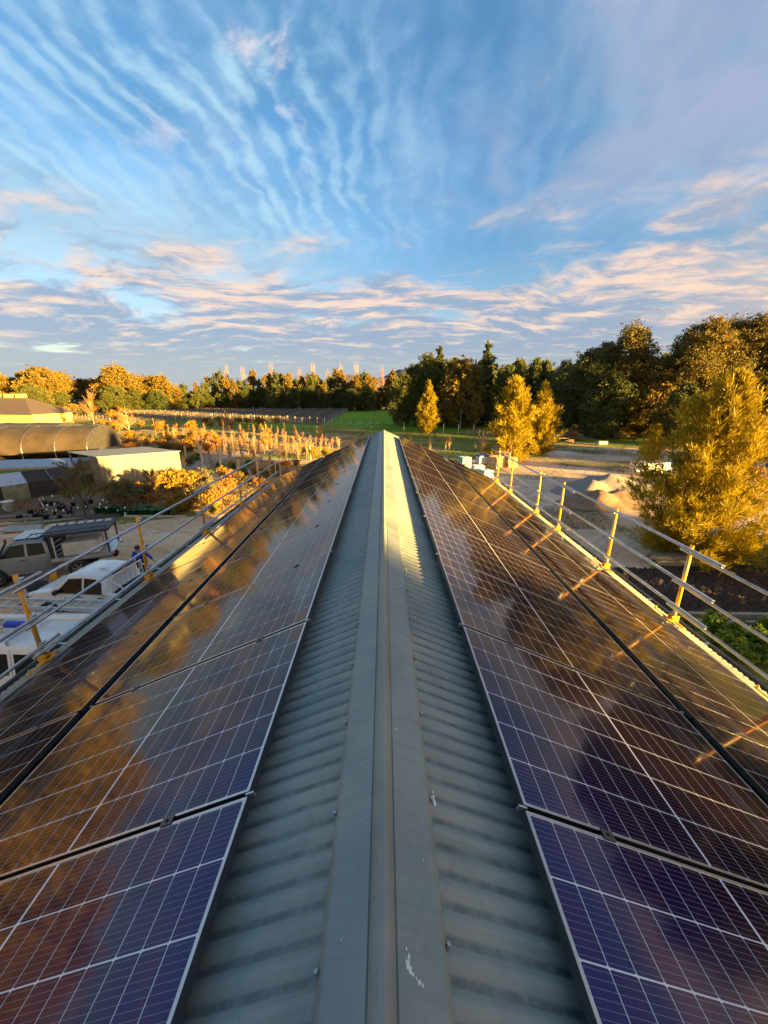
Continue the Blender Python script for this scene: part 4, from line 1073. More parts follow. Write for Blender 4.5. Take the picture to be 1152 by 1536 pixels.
# ------------------------------------------------------------------ buildings on the left
A_, B_ = Vector((.6, .8, 0)), Vector((-.8, .6, 0)); Cn = Vector((-24.4, 32.6, 0))
ws = empty('white_shed', tuple(Cn), 'white corrugated lean-to shed with open left end and flat roof', 'shed')
def wall_corr(p, q, z0, z1a, z1b, m, pitch=.19, amp=.022):
    p, q = Vector(p), Vector(q); L0 = (q - p).length; d = (q - p) / L0; nrm = Vector((d.y, -d.x, 0)); n = int(L0 / pitch) * 4; g = mb(m); vs = []
    for i in range(n + 1):
        s = i / n * L0; off = amp * (1, 1, -1, -1)[i % 4]; pt = p + d * s + nrm * off; zt = z1a + (z1b - z1a) * i / n
        vs += [(pt.x, pt.y, z0), (pt.x, pt.y, zt)]
    g.add(vs, [(2 * i, 2 * i + 1, 2 * i + 3, 2 * i + 2) for i in range(n)])
    return g
o = wall_corr((0, 0, 0), A_ * 6.8, 0, 2.74, 2.44, M['shedwhite'], .30, .045).build('wall', parent=ws)
o = wall_corr(B_ * 2.0, (0, 0, 0), 0, 2.70, 2.74, M['shedwhite']).build('wall', parent=ws)
o = wall_corr(A_ * 6.8, A_ * 6.8 + B_ * 7.5, 0, 2.44, 2.22, M['shedwhite']).build('wall', parent=ws)
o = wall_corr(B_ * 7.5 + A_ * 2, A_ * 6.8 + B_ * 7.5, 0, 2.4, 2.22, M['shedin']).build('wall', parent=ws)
g = mb(M['shedwhite']); cz = {(0, 0): 2.8, (1, 0): 2.5, (0, 1): 2.56, (1, 1): 2.30}
vs = []
for dz in (0, -.06):
    for (i, j) in ((0, 0), (1, 0), (1, 1), (0, 1)):
        p = A_ * (-.12 + 7.05 * i) + B_ * (-.12 + 7.75 * j); vs.append((p.x, p.y, cz[(i, j)] + dz))
g.add(vs, [(0, 1, 2, 3), (7, 6, 5, 4), (0, 4, 5, 1), (1, 5, 6, 2), (2, 6, 7, 3), (3, 7, 4, 0)]); g.build('roof', parent=ws)
for s_ in (7.4, 4.6):
    p = B_ * s_; g = mb(M['shedwhite']).box((p.x, p.y, 1.24), (.1, .1, 2.48)); g.build('post', parent=ws)
for k in range(3):
    p = B_ * 4.8 + A_ * 1.6; g = mb(M['oldtimber']).box((p.x, p.y, .5 + k * .6), (3.6, .6, .05), Matrix.Rotation(math.atan2(B_.y, B_.x), 3, 'Z')); g.build('shelf', parent=ws)

def arch_tunnel(name, label, origin, ang, length, hw_, h, m, base=.5, nrib=6, cat='shade tunnel'):
    e = empty(name, origin, label, cat, rz=ang); n = 16
    outline = [(hw_ * math.cos(math.pi * i / n) * (1 if True else 1), base + (h - base) * math.sin(math.pi * i / n) ** .85) for i in range(n + 1)]
    seg = length / nrib
    for k in range(nrib):
        g = mb(m); x0, x1 = -k * seg, -(k + 1) * seg + .02
        sub = 5; vs = []
        for q in range(sub + 1):
            x = x0 + (x1 - x0) * q / sub; sag = .06 * math.sin(math.pi * q / sub)
            for (a, b) in outline: vs.append((x, a * (1 - sag * .1), b - sag))
        w = n + 1
        g.add(vs, [(q * w + i, q * w + i + 1, (q + 1) * w + i + 1, (q + 1) * w + i) for q in range(sub) for i in range(n)], True)
        g.build('cloth_panel', parent=e)
    for k in range(nrib + 1):
        g = mb(M['galv']); pts = [(-k * seg, a * 1.004, b + .02) for a, b in outline]; g.path(pts, [.022] * len(pts), 5); g.build('hoop', parent=e)
        if k < nrib: 
            for i in (0, n):
                q = mb(M['postwood']).box((-k * seg, outline[i][0], base / 2), (.08, .08, base)); q.build('post', parent=e)
    for xx in (0, -length):
        g = mb(M['clothdark']); g.prism([(a * .99, b) for a, b in outline], lambda p: (xx - .01, p[0], p[1]), lambda p: (xx + .01, p[0], p[1])); g.build('end_cloth', parent=e)
    g = mb(M['galv']); g.path([(0, 0, h + .03), (-length, 0, h + .03)], [.02, .02], 5); g.path([(0, -hw_ * .6, base + (h - base) * .78), (-length, -hw_ * .6, base + (h - base) * .78)], [.015, .015], 4); g.build('purlin', parent=e)
    return e
arch_tunnel('shade_tunnel', 'long brown shade cloth tunnel beside the white shed', (-37.0, 51.3, 0), R(9), 25, 4.2, 3.9, M['cloth'], .9, 7)
arch_tunnel('shade_tunnel', 'dark shade cloth tunnel half hidden behind the brown one', (-50.5, 62.5, 0), R(6), 22, 4.0, 3.5, M['clothdark'], .8, 5)
# small pitched cloth house
e = empty('cloth_house', (-27.3, 32.8, 0), 'low black cloth plant house with one pale roof sheet', 'plant house', rz=math.atan2(.8, .6))
seg = 1.55
for k in range(6):
    x0, x1 = -k * seg, -(k + 1) * seg + .015; m_ = M['clothlight'] if k in (2,) else M['clothdark']; mw = M['olivewall'] if k == 2 else M['clothdark']
    mb(m_).prism([(0, 1.95), (-1.45, 1.25), (-1.45, 1.22), (0, 1.92)], lambda p: (x0, p[0], p[1]), lambda p: (x1, p[0], p[1])).build('roof_panel', parent=e)
    mb(m_).prism([(0, 1.95), (1.45, 1.25), (1.45, 1.22), (0, 1.92)], lambda p: (x0, p[0], p[1]), lambda p: (x1, p[0], p[1])).build('roof_panel', parent=e)
    mb(mw).box(((x0 + x1) / 2, -1.5, .61), (seg - .02, .03, 1.22)).build('wall_panel', parent=e)
    mb(mw).box(((x0 + x1) / 2, 1.5, .61), (seg - .02, .03, 1.22)).build('wall_panel', parent=e)
    g = mb(M['galv']); g.path([(x0, -1.48, 1.22), (x0, 0, 1.98), (x0, 1.48, 1.22)], [.022] * 3, 5); g.build('hoop', parent=e)
mb(M['clothdark']).prism([(-1.48, 0), (1.48, 0), (1.48, 1.25), (0, 1.93), (-1.48, 1.25)], lambda p: (.0, p[0], p[1]), lambda p: (.03, p[0], p[1])).build('end_wall', parent=e)
# low blue-grey roofed lean-to
e = empty('low_shelter', (-36, 35.5, 0), 'low shelter with flat blue-grey roof between tunnel and cloth house', 'shelter', rz=R(12))
mb(M['bluegrey']).box((0, 0, 1.62), (15, 3.2, .05), Matrix.Rotation(R(5), 3, 'X')).build('roof', parent=e)
mb(M['postwood']).box((0, -1.6, 1.40), (15, .06, .16)).build('fascia', parent=e)
for k in range(6): mb(M['postwood']).box((-7 + k * 2.8, -1.5, .66), (.09, .09, 1.32)).build('post', parent=e)
# far barn
e = empty('barn', (-92, 103, 0), 'pale green barn with brown hipped roof and ridge vents', 'barn', rz=R(-8))
g = wall_corr((-16, -5, 0), (6, -5, 0), 0, 3.0, 3.0, M['yelwall'], .8, .04); g.build('wall', parent=e)
g = wall_corr((6, -5, 0), (6, 6, 0), 0, 3.0, 3.0, M['yelwall'], .8, .04); g.build('wall', parent=e)
g = wall_corr((-16, 6, 0), (-16, -5, 0), 0, 3.0, 3.0, M['yelwall'], .8, .04); g.build('wall', parent=e)
g = mb(M['brownroof']); g.add([(-17, -5.8, 2.9), (7, -5.8, 2.9), (7, 6.8, 2.9), (-17, 6.8, 2.9), (-11, .5, 7.0), (-1, .5, 7.0)], [(0, 1, 5, 4), (1, 2, 5), (2, 3, 4, 5), (3, 0, 4), (3, 2, 1, 0)]); g.build('roof', parent=e)
for xx in (-9.5, -5.5, -2): mb(M['yelwall']).box((xx, .5, 7.2), (2.4, 1.1, 1.0), bev=.05).build('roof_vent', parent=e)
# far vent tower / small pump house behind
e = empty('pump_house', (-107, 118, 0), 'small pale box building behind the barn roof', 'building')
mb(M['yelwall']).box((0, 0, 2.6), (3.2, 2.4, 5.2), bev=.05).build('wall', parent=e); mb(M['brownroof']).box((0, 0, 5.28), (3.6, 2.8, .16)).build('roof', parent=e)
# footbridge in the distance
e = empty('footbridge', (-118, 172, 0), 'long low bridge with lattice railing in front of the left treeline', 'bridge', rz=R(-3))
mb(M['concrete']).box((-16, 0, 3.0), (70, 2.6, .5)).build('deck', parent=e)
for k in range(9): mb(M['concrete']).box((14 - k * 7.6, 0, 1.37), (1.0, 1.8, 2.75)).build('pier', parent=e)
for s in (-1, 1):
    g = mb(M['galv'])
    for k in range(36): g.tube((18.5 - k * 1.97, s * 1.25, 3.25), (18.5 - k * 1.97, s * 1.25, 5.0), .05, n=4)
    for z in (3.7, 4.3, 5.0): g.tube((19, s * 1.25, z), (-51, s * 1.25, z), .06, n=4)
    for k in range(35): g.tube((18.5 - k * 1.97, s * 1.25, 3.4), (18.5 - (k + 1) * 1.97, s * 1.25, 4.9), .035, n=3)
    g.build('railing', parent=e)
def pile(name, label, loc, peaks, m, seed, rad, hz=1.0):
    rng = np.random.default_rng(seed); n = 44; vs = []
    g = mb(m)
    for i in range(n + 1):
        for j in range(n + 1):
            x = (i / n - .5) * 2 * rad; y = (j / n - .5) * 2 * rad; z = -.05
            for (px, py, ph, pr) in peaks: z = max(z, ph - ph / pr * math.hypot(x - px, (y - py)))
            z += max(0, min(1, z * 3)) * (rng.normal(0, .03) + .09 * math.sin(x * 1.7 - y * 2.6) + .07 * math.sin(x * 3.1 + y * 1.3) * math.sin(y * 4.0)); vs.append((x, y, z))
    w = n + 1
    g.add(vs, [(i * w + j, (i + 1) * w + j, (i + 1) * w + j + 1, i * w + j + 1) for i in range(n) for j in range(n) if max(vs[i * w + j][2], vs[(i + 1) * w + j + 1][2]) > -.04], True)
    o = g.build(name); o.location = loc; tag(o, label, 'pile')
pile('gravel_pile', 'pale grey gravel heap with two peaks in the yard', (18.6, 32.4, 0), [(-1.3, -.8, 1.05, 2.7), (1.2, .7, 1.3, 3.1), (2.3, 1.0, .9, 2.6), (-.2, .2, .9, 2.8), (-2.9, -1.2, .5, 1.7)], M['gravelpile'], 1, 5.4)
pile('soil_pile', 'low brown soil heap in front of the grey gravel heap', (16.6, 28.0, 0), [(-.6, -.1, 1.15, 2.5), (1.3, .4, .95, 2.4), (-2.3, -.6, .5, 1.6)], M['soilpile'], 2, 4.6)

# ------------------------------------------------------------------ pallets, wrapped goods, yard clutter
def make_pallet():
    e = empty('timber_pallet', (0, 0, 0), 'x', 'pallet')
    bm_ = mb(M['timber']).box((0, 0, 0), (1.15, .095, .02)).mesh('board'); bl = mb(M['timber']).box((0, 0, 0), (.10, 1.12, .09)).mesh('bearer')
    for k in range(7): link('board', bm_, e, (0, -.52 + k * .173, .125))
    for k in range(4): link('board', bm_, e, (0, -.5 + k * .333, .01))
    for k in range(3): link('bearer', bl, e, (-.5 + k * .5, 0, .068))
    return e
pal = Proto(make_pallet())
def bagstack(name, label, loc, m, n, rz, size=(1.1, 1.1)):
    e = empty(name, loc, label, 'pallet load', 'wrapped pallet loads', rz)
    g0 = mb(m).box((0, 0, 0), (size[0] * .49, size[1] * .485, .163), bev=.05).mesh('bag')
    for k in range(n):
        for i in (-1, 1):
            for j in (-1, 1): link('bag', g0, e, (i * size[0] * .25 + rn.uniform(-.02, .02), j * size[1] * .25 + rn.uniform(-.02, .02), .09 + k * .172))
    return e
for (lab, px, py, m, n, rz) in [('tall wrapped stack of green and white bags on a pallet', 696, 706, 'wrapgreen', 8, .3), ('pale wrapped stack of bags beside the green one', 716, 712, 'wrapwhite', 5, .1), ('low stack of pale blue bags nearest the roof edge', 728, 717, 'wrapblue', 4, .35), ('stack topped with a blue sheet behind the white stack', 722, 697, 'wrapwhite', 5, .2)]:
    x, y = atg(px, py); pal.place((x, y, 0), rz, 1.0, 'timber pallet under the ' + lab.replace('tall ', '').replace('low ', ''), 'timber pallets')
    bagstack('bag_stack', lab, (x, y, .137), M[m], n, rz)
    if 'blue sheet' in lab: tag(mb(M['blue']).box((x, y, .137 + .18 * 5 + .06), (1.15, 1.15, .14), Matrix.Rotation(rz, 3, 'Z'), .03).build('blue_sheet'), 'blue sheet folded over the top of the bag stack', 'sheet')
k = 0
for (px, py, n) in [(742, 703, 10), (756, 700, 12), (748, 692, 13), (735, 697, 8), (768, 692, 7), (790, 684, 5)]:
    x, y = atg(px, py); r0 = rn.uniform(-.5, .8)
    for q in range(n):
        pal.place((x + rn.uniform(-.06, .06), y + rn.uniform(-.06, .06), q * .137), r0 + rn.uniform(-.08, .08), 1.0, f'empty timber pallet, {ordw(q)} from the ground in the {ordw(k)} pallet stack behind the guardrail', 'stacked timber pallets')
    k += 1
x, y = atg(766, 701); pal.place((x, y - .4, .62), .4, 1, 'timber pallet tipped on its edge against the stacks', 'stacked timber pallets').rotation_euler = (R(76), 0, .3)
# white crate, open boxes and benches at the end of the yard
def make_crate(m):
    e = empty('open_crate', (0, 0, 0), 'x', 'crate')
    for (c, s) in [((0, -.5, .45), (1.2, .04, .9)), ((0, .5, .45), (1.2, .04, .9)), ((-.6, 0, .45), (.04, .96, .9)), ((.6, 0, .45), (.04, .96, .9))]: mb(m).box(c, s).build('side', parent=e)
    mb(m).box((0, 0, .04), (1.16, .96, .04)).build('floor', parent=e)
    for sx in (-1, 1):
        for sy in (-1, 1): mb(m).box((sx * .62, sy * .54, .52), (.08, .06, 1.04)).build('corner_post', parent=e)
    return e
cr = Proto(make_crate(M['oldtimber'])); cr2 = Proto(make_crate(M['shedwhite']))
for i, (px, py) in enumerate([(776, 683), (784, 676)]):
    x, y = atg(px, py); cr.place((x, y, 0), .3 * i, 1.2, f'weathered timber crate, {("nearer", "farther")[i]} one under the golden casuarina', 'timber crates')
x, y = atg(800, 676); cr2.place((x, y, 0), .1, 1.5, 'white open crate at the edge of the gravel yard')
def make_table(m):
    e = empty('picnic_table', (0, 0, 0), 'x', 'table')
    for k in range(5): mb(m).box((0, -.32 + .16 * k, .75), (1.9, .145, .04)).build('plank', parent=e)
    for s in (-1, 1):
        for k in range(2): mb(m).box((0, s * (.66 + .14 * k), .45), (1.9, .125, .04)).build('bench_plank', parent=e)
        for sx in (-.7, .7): mb(m).box((sx, s * .42, .37), (.08, .08, .84), Matrix.Rotation(s * R(26), 3, 'X')).build('leg', parent=e)
    for sx in (-.7, .7): mb(m).box((sx, 0, .40), (.06, 1.5, .07)).build('crossbar', parent=e)
    return e
tb = Proto(make_table(M['oldtimber']))
for i, (px, py) in enumerate([(812, 661), (841, 662), (820, 674), (866, 660)]):
    x, y = atg(px, py); tb.place((x, y, 0), .2 * i, 1.5 if i < 2 else 1.2, f'wooden picnic table at the back of the gravel yard, {ordw(i)} from the left' if i != 2 else 'wooden picnic table nearest the white crate', 'picnic tables')
x, y = atg(855, 664); e = empty('red_barrow', (x, y, 0), 'dark red wheelbarrow lying by the picnic tables', 'wheelbarrow', scale=.75)
mb(M['red']).prism([(-.5, .25), (.5, .25), (.75, .75), (-.6, .75)], lambda p: (p[0], -.38, p[1]), lambda p: (p[0], .38, p[1])).build('tray', parent=e)
mb(M['tyre']).tube((.75, -.05, .2), (.75, .05, .2), .2, n=12).build('wheel', parent=e)
for s in (-1, 1): mb(M['galv']).path([(.75, s * .07, .2), (-.3, s * .3, .3), (-1.1, s * .35, .55)], [.02] * 3, 5).build('handle', parent=e)
x, y = atg(903, 668); e = empty('steel_drum', (x, y, 0), 'small blue-grey drum lying on the far grass', 'drum')
mb(M['bluegrey']).tube((-.7, 0, .36), (.7, 0, .36), .36, n=14).build('shell', parent=e)
for xx in (-.5, 0, .5): mb(M['galv']).hollow((xx - .04, 0, .36), (xx + .04, 0, .36), .385, .03).build('hoop', parent=e)
# trailer behind the big casuarina
x, y = atg(972, 712); e = empty('trailer', (x, y, 0), 'white box trailer half hidden behind the large casuarina', 'trailer', rz=.2)
mb(M['white_paint']).box((0, 0, .95), (3.2, 1.7, .75), bev=.04).build('body', parent=e); mb(M['galv']).box((2.3, 0, .55), (1.5, .1, .1)).build('drawbar', parent=e)
for xx in (-.45, .45):
    for yy in (-.9, .9): mb(M['tyre']).tube((xx, yy - .1, .34), (xx, yy + .1, .34), .34, n=16).build('wheel', parent=e); mb(M['rim']).tube((xx, yy - .11, .34), (xx, yy + .11, .34), .19, n=12).build('rim', parent=e)
    mb(M['plastic']).box((xx, -.9, .74), (.8, .26, .04)).build('mudguard', parent=e)
# stacked sleepers near the casuarina, retaining edge, garden
for i in range(9):
    x, y = 13.7 + (i % 4) * .28, 17.5 + rn.uniform(-.1, .1); z = .08 + (i // 4) * .16
    o = mb(M['oldtimber']).box((0, 0, 0), (2.3 + rn.uniform(-.4, .4), .2, .14), bev=.01).build('sleeper'); o.location = (14.2 + rn.uniform(-.3, .3), 17.0 + (i % 4) * .26, z); o.rotation_euler = (0, 0, rn.uniform(-.06, .06))
    tag(o, f'weathered timber sleeper, {ordw(i % 4)} from the front in the {("bottom", "middle", "top")[i // 4]} layer by the casuarina', 'sleeper', 'stacked timber sleepers')
for i in range(3):
    o = mb(M['postwood'] if i == 2 else M['oldtimber']).box((0, 0, 0), (9.0, .16, .2), bev=.012).build('edging_beam'); o.location = (13.6 + i * .2, 12.2 - i * .42, .12 + .07 * (2 - i)); o.rotation_euler = (0, 0, R(-1.5 - i))
    tag(o, f'long pale edging beam of the garden bed, {ordw(i)} from the mulch', 'beam', 'edging beams of the garden bed')
for i in range(16):
    r_ = random.Random(i + 400); bm = bmesh.new(); bmesh.ops.create_icosphere(bm, subdivisions=2, radius=.2)
    for v in bm.verts: v.co *= r_.uniform(.8, 1.15); v.co.z *= .65
    me = bpy.data.meshes.new('rock'); bm.to_mesh(me); bm.free(); me.materials.append(M['rock'])
    o = link('rock', me); o.location = (9.9 + i * .11, 8.3 + r_.uniform(-.8, .7), .08); o.rotation_euler = (r_.random(), r_.random(), r_.random() * 6); o.scale = (r_.uniform(.6, 1.4),) * 3
    tag(o, f'pale rock on the ground beside the garden bed, {ordw(i)} from the shed', 'rock', 'pale rocks at the garden bed')
LG = [Proto(shrub('leafy_plant', 'x', 'plant', 201 + i, 1.0, 1.2, 260, .10, L['lush'], 6, elong=1.4, droop=.2)) for i in range(2)]
for i in range(26):
    x = 9.2 + (i % 9) * .75 + rn.uniform(-.25, .25); y = 9.8 + (i // 9) * .72 + rn.uniform(-.2, .2)
    LG[i % 2].place((x, y, 0), rn.uniform(0, 6), rn.uniform(.6, 1.0), f'leafy green plant in the garden bed, {ordw(i % 9)} from the shed in the {("front", "middle", "back")[i // 9]} row', 'leafy plants in the garden bed')

# ------------------------------------------------------------------ grass tufts on the ground (mass)
rng = np.random.default_rng(77)
def tufts(name, label, polys, n, size, m, seed):
    r = np.random.default_rng(seed); P = []
    for (x0, x1, y0, y1, k) in polys:
        q = int(n * k); P.append(np.stack([r.uniform(x0, x1, q), r.uniform(y0, y1, q), np.full(q, size * .4)], 1))
    P = np.concatenate(P); cx = np.sin(P[:, 0] * .9 + 1) * np.cos(P[:, 1] * .7) + np.sin(P[:, 0] * .31 + P[:, 1] * .43)
    P = P[cx + r.normal(0, .5, len(P)) > 0]; D = r.normal(size=(len(P), 3)) * .45; D[:, 2] = 1
    V, F, t = cards(P, D, size * r.uniform(.6, 1.5, len(P)), size * .13, r, r.random(len(P)))
    o = link(name, np_mesh(name, V, F, [m], t)); tag(o, label, 'grass', kind='stuff')
tufts('grass', 'short green grass in the yard and field right of the shed', [(8, 30, 36, 60, .25), (-2, 24, 60, 92, .35), (14, 26, 13, 22, .22), (18, 48, 52, 66, .18)], 60000, .22, L['grass'], 1)
tufts('dry_grass', 'dry tufts between the nursery beds', [(-30, -8, 26, 40, .35), (-45, -4, 38, 85, .65)], 110000, .27, L['dry'], 2)

def stones(name, label, areas, n, size, m, seed):
    r = np.random.default_rng(seed); P = []
    for (x0, x1, y0, y1, k) in areas:
        q = int(n * k); P.append(np.stack([r.uniform(x0, x1, q), r.uniform(y0, y1, q), np.zeros(q)], 1))
    P = np.concatenate(P); s_ = size * r.lognormal(0, .5, len(P)); a = r.uniform(0, 6.28, len(P)); base = np.array([[1, 0, 0], [-.4, .85, 0], [-.5, -.8, 0], [.05, .05, .75]])
    ca, sa = np.cos(a), np.sin(a)
    V = np.stack([np.stack([b[0] * ca - b[1] * sa, b[0] * sa + b[1] * ca, np.full(len(P), b[2])], 1) * s_[:, None] + P for b in base], 1).reshape(-1, 3)
    i4 = np.arange(len(P))[:, None] * 4; F = np.concatenate([i4 + np.array([0, 1, 3]), i4 + np.array([1, 2, 3]), i4 + np.array([2, 0, 3])])
    o = link(name, np_mesh(name, V, F, [m])); tag(o, label, 'stones', kind='stuff')
stones('stones', 'loose stones scattered over the gravel yard and dirt yard', [(5, 30, 18, 56, .5), (-24, -5, 6, 24, .5)], 9000, .045, M['rock'], 5)
stones('mulch_clods', 'dark clods of mulch beside the garden bed', [(10.5, 24, 13.0, 16.6, 1.0)], 9000, .09, M['mulch'], 6)
def weeds(): 
    tufts('weeds', 'weedy patches in the gravel yard', [(9, 15, 22, 27, .25), (20, 30, 40, 46, .3), (10, 16, 40, 47, .2), (24, 34, 50, 56, .25)], 26000, .16, L['shrub'], 8)
weeds()
# ------------------------------------------------------------------ vehicles
def lerp_pts(pts, x):
    for (a, ya), (b, yb) in zip(pts, pts[1:]):
        if a <= x <= b: return ya + (yb - ya) * (x - a) / (b - a)
    return pts[0][1] if x < pts[0][0] else pts[-1][1]
class Car:
    """x forward; columns lofted along the length with tumblehome"""
    def __init__(s, top, W, belt, wx, wr, x0, x1, floor=.34, tumble=.30, open_from=None):
        s.top, s.W, s.belt, s.wx, s.wr, s.x0, s.x1, s.floor, s.tumble = top, W, belt, wx, wr, x0, x1, floor, tumble; s.open = open_from
    def hw(s, x, z):
        w = s.W / 2
        e = max(0, (x - (s.x1 - .65)) / .65); w -= .17 * e * e + .02 * e
        e = max(0, ((s.x0 + .35) - x) / .35); w -= .05 * e * e
        if z > s.belt: w -= (z - s.belt) * s.tumble
        if z < .62: w -= (.62 - z) * .10
        return w
    def bot(s, x):
        b = s.floor
        for wx in s.wx:
            d = abs(x - wx); rr = s.wr + .075
            if d < rr: b = max(b, s.wr + math.sqrt(rr * rr - d * d))
        e = max(0, (x - (s.x1 - .5)) / .5); return b + .10 * e
    def body(s, m, parent, n=90):
        g = mb(m); lv = [0, .12, .3, .5, .68, .82, .92, .975]; vs = []; w = 2 * (len(lv) + 3) + 1
        for i in range(n + 1):
            x = s.x0 + (s.x1 - s.x0) * i / n; b = s.bot(x); t = lerp_pts(s.top, x); r_ = []
            for q in lv:
                z = b + (t - b) * q; r_.append((s.hw(x, z) * (.985 if q > .95 else 1), z))
            wt = s.hw(x, t); r_ += [(wt * .93, t + .004), (wt * .7, t + .022), (wt * .35, t + .03)]
            ring = [(x, -a, z) for a, z in r_] + [(x, 0, t + .033)] + [(x, a, z) for a, z in reversed(r_)]
            vs += ring
        fs = []
        for i in range(n):
            xm = s.x0 + (s.x1 - s.x0) * (i + .5) / n
            for j in range(w - 1):
                if s.open and s.open[0] < xm < s.open[1] and len(lv) <= j < w - 1 - len(lv): continue
                fs.append((i * w + j, i * w + j + 1, (i + 1) * w + j + 1, (i + 1) * w + j))
        g.add(vs, fs, True); g.add(vs[:w], [tuple(range(w))]); g.add(vs[-w:], [tuple(range(w))])
        return g.build('body', parent=parent)
    def side_patch(s, name, m, parent, outline, off=.006, sides=(-1, 1)):
        """outline: polygon in (x,z)"""
        for sd in sides:
            g = mb(m); bm = bmesh.new(); vs = [bm.verts.new((x, 0, z)) for x, z in outline]; bm.faces.new(vs)
            bmesh.ops.triangulate(bm, faces=bm.faces); bmesh.ops.subdivide_edges(bm, edges=bm.edges, cuts=2, use_grid_fill=True)
            bm.verts.index_update()
            g.add([(v.co.x, sd * (s.hw(v.co.x, v.co.z) + off), v.co.z) for v in bm.verts], [[v.index for v in f.verts] for f in bm.faces], True); bm.free()
            g.build(name, parent=parent)
    def top_patch(s, name, m, parent, xa, xb, wa, wb, off=.012):
        g = mb(m); vs = []; n, k = 6, 8
        for i in range(n + 1):
            t = i / n; x = xa + (xb - xa) * t; z = lerp_pts(s.top, x); w = wa + (wb - wa) * t
            for j in range(k + 1):
                u = -1 + 2 * j / k; vs.append((x, u * w * s.hw(x, z), z + .033 - .03 * abs(u) ** 2 + off))
        g.add(vs, [(i * (k + 1) + j, i * (k + 1) + j + 1, (i + 1) * (k + 1) + j + 1, (i + 1) * (k + 1) + j) for i in range(n) for j in range(k)], True)
        return g.build(name, parent=parent)
def wheels(parent, wx, r, track, w=.25):
    for x in wx:
        for s in (-1, 1):
            y = s * track / 2
            t = mb(M['tyre']).lathe([(r * .62, -w / 2), (r * .93, -w / 2), (r, -w * .36), (r, w * .36), (r * .93, w / 2), (r * .62, w / 2)], (x, y, r), 28, 'Y').build('wheel', parent=parent)
            g = mb(M['rim']); yo = y + s * w * .42
            g.lathe([(r * .62, 0), (r * .58, -s * .01), (r * .55, -s * .05)], (x, yo, r), 24, 'Y')
            for k in range(6):
                a = k * math.pi / 3; rot = Matrix.Rotation(-a, 3, 'Y'); g.box(Vector((x, yo - s * .03, r)) + rot @ Vector((r * .33, 0, 0)), (r * .52, .03, r * .14), rot)
            g.tube((x, yo - s * .05, r), (x, yo, r), r * .13, n=10); g.build('rim', parent=t)
            mb(M['shedin']).tube((x, y - s * .05, r), (x, y + s * .06, r), r * .6, n=20).build('hub', parent=t)
def arch_trim(car, parent, m):
    for wx in car.wx:
        for s in (-1, 1):
            g = mb(m); rr = car.wr + .07; pts = []
            for k in range(13):
                a = math.pi * k / 12; z = car.wr + rr * math.sin(a); x = wx + rr * math.cos(a); pts.append((x, s * (car.hw(x, z) + .006), max(z, .36)))
            g.path(pts, [.03] * 13, 5); g.build('wheel_arch', parent=parent)
            mb(M['shedin']).lathe([(car.wr + .06, -.3), (car.wr + .06, 0)], (wx, s * (car.W / 2 - .02) + (0.28 if s < 0 else 0), car.wr), 20, 'Y').build('wheel_well', parent=parent)
def mirrors(car, parent, x, z, m):
    for s in (-1, 1):
        g = mb(m); y = s * (car.hw(x, z) + .13); g.box((x, y, z), (.12, .20, .17), bev=.03); g.box((x, y - s * .11, z - .05), (.05, .1, .04)); g.build('mirror', parent=parent)

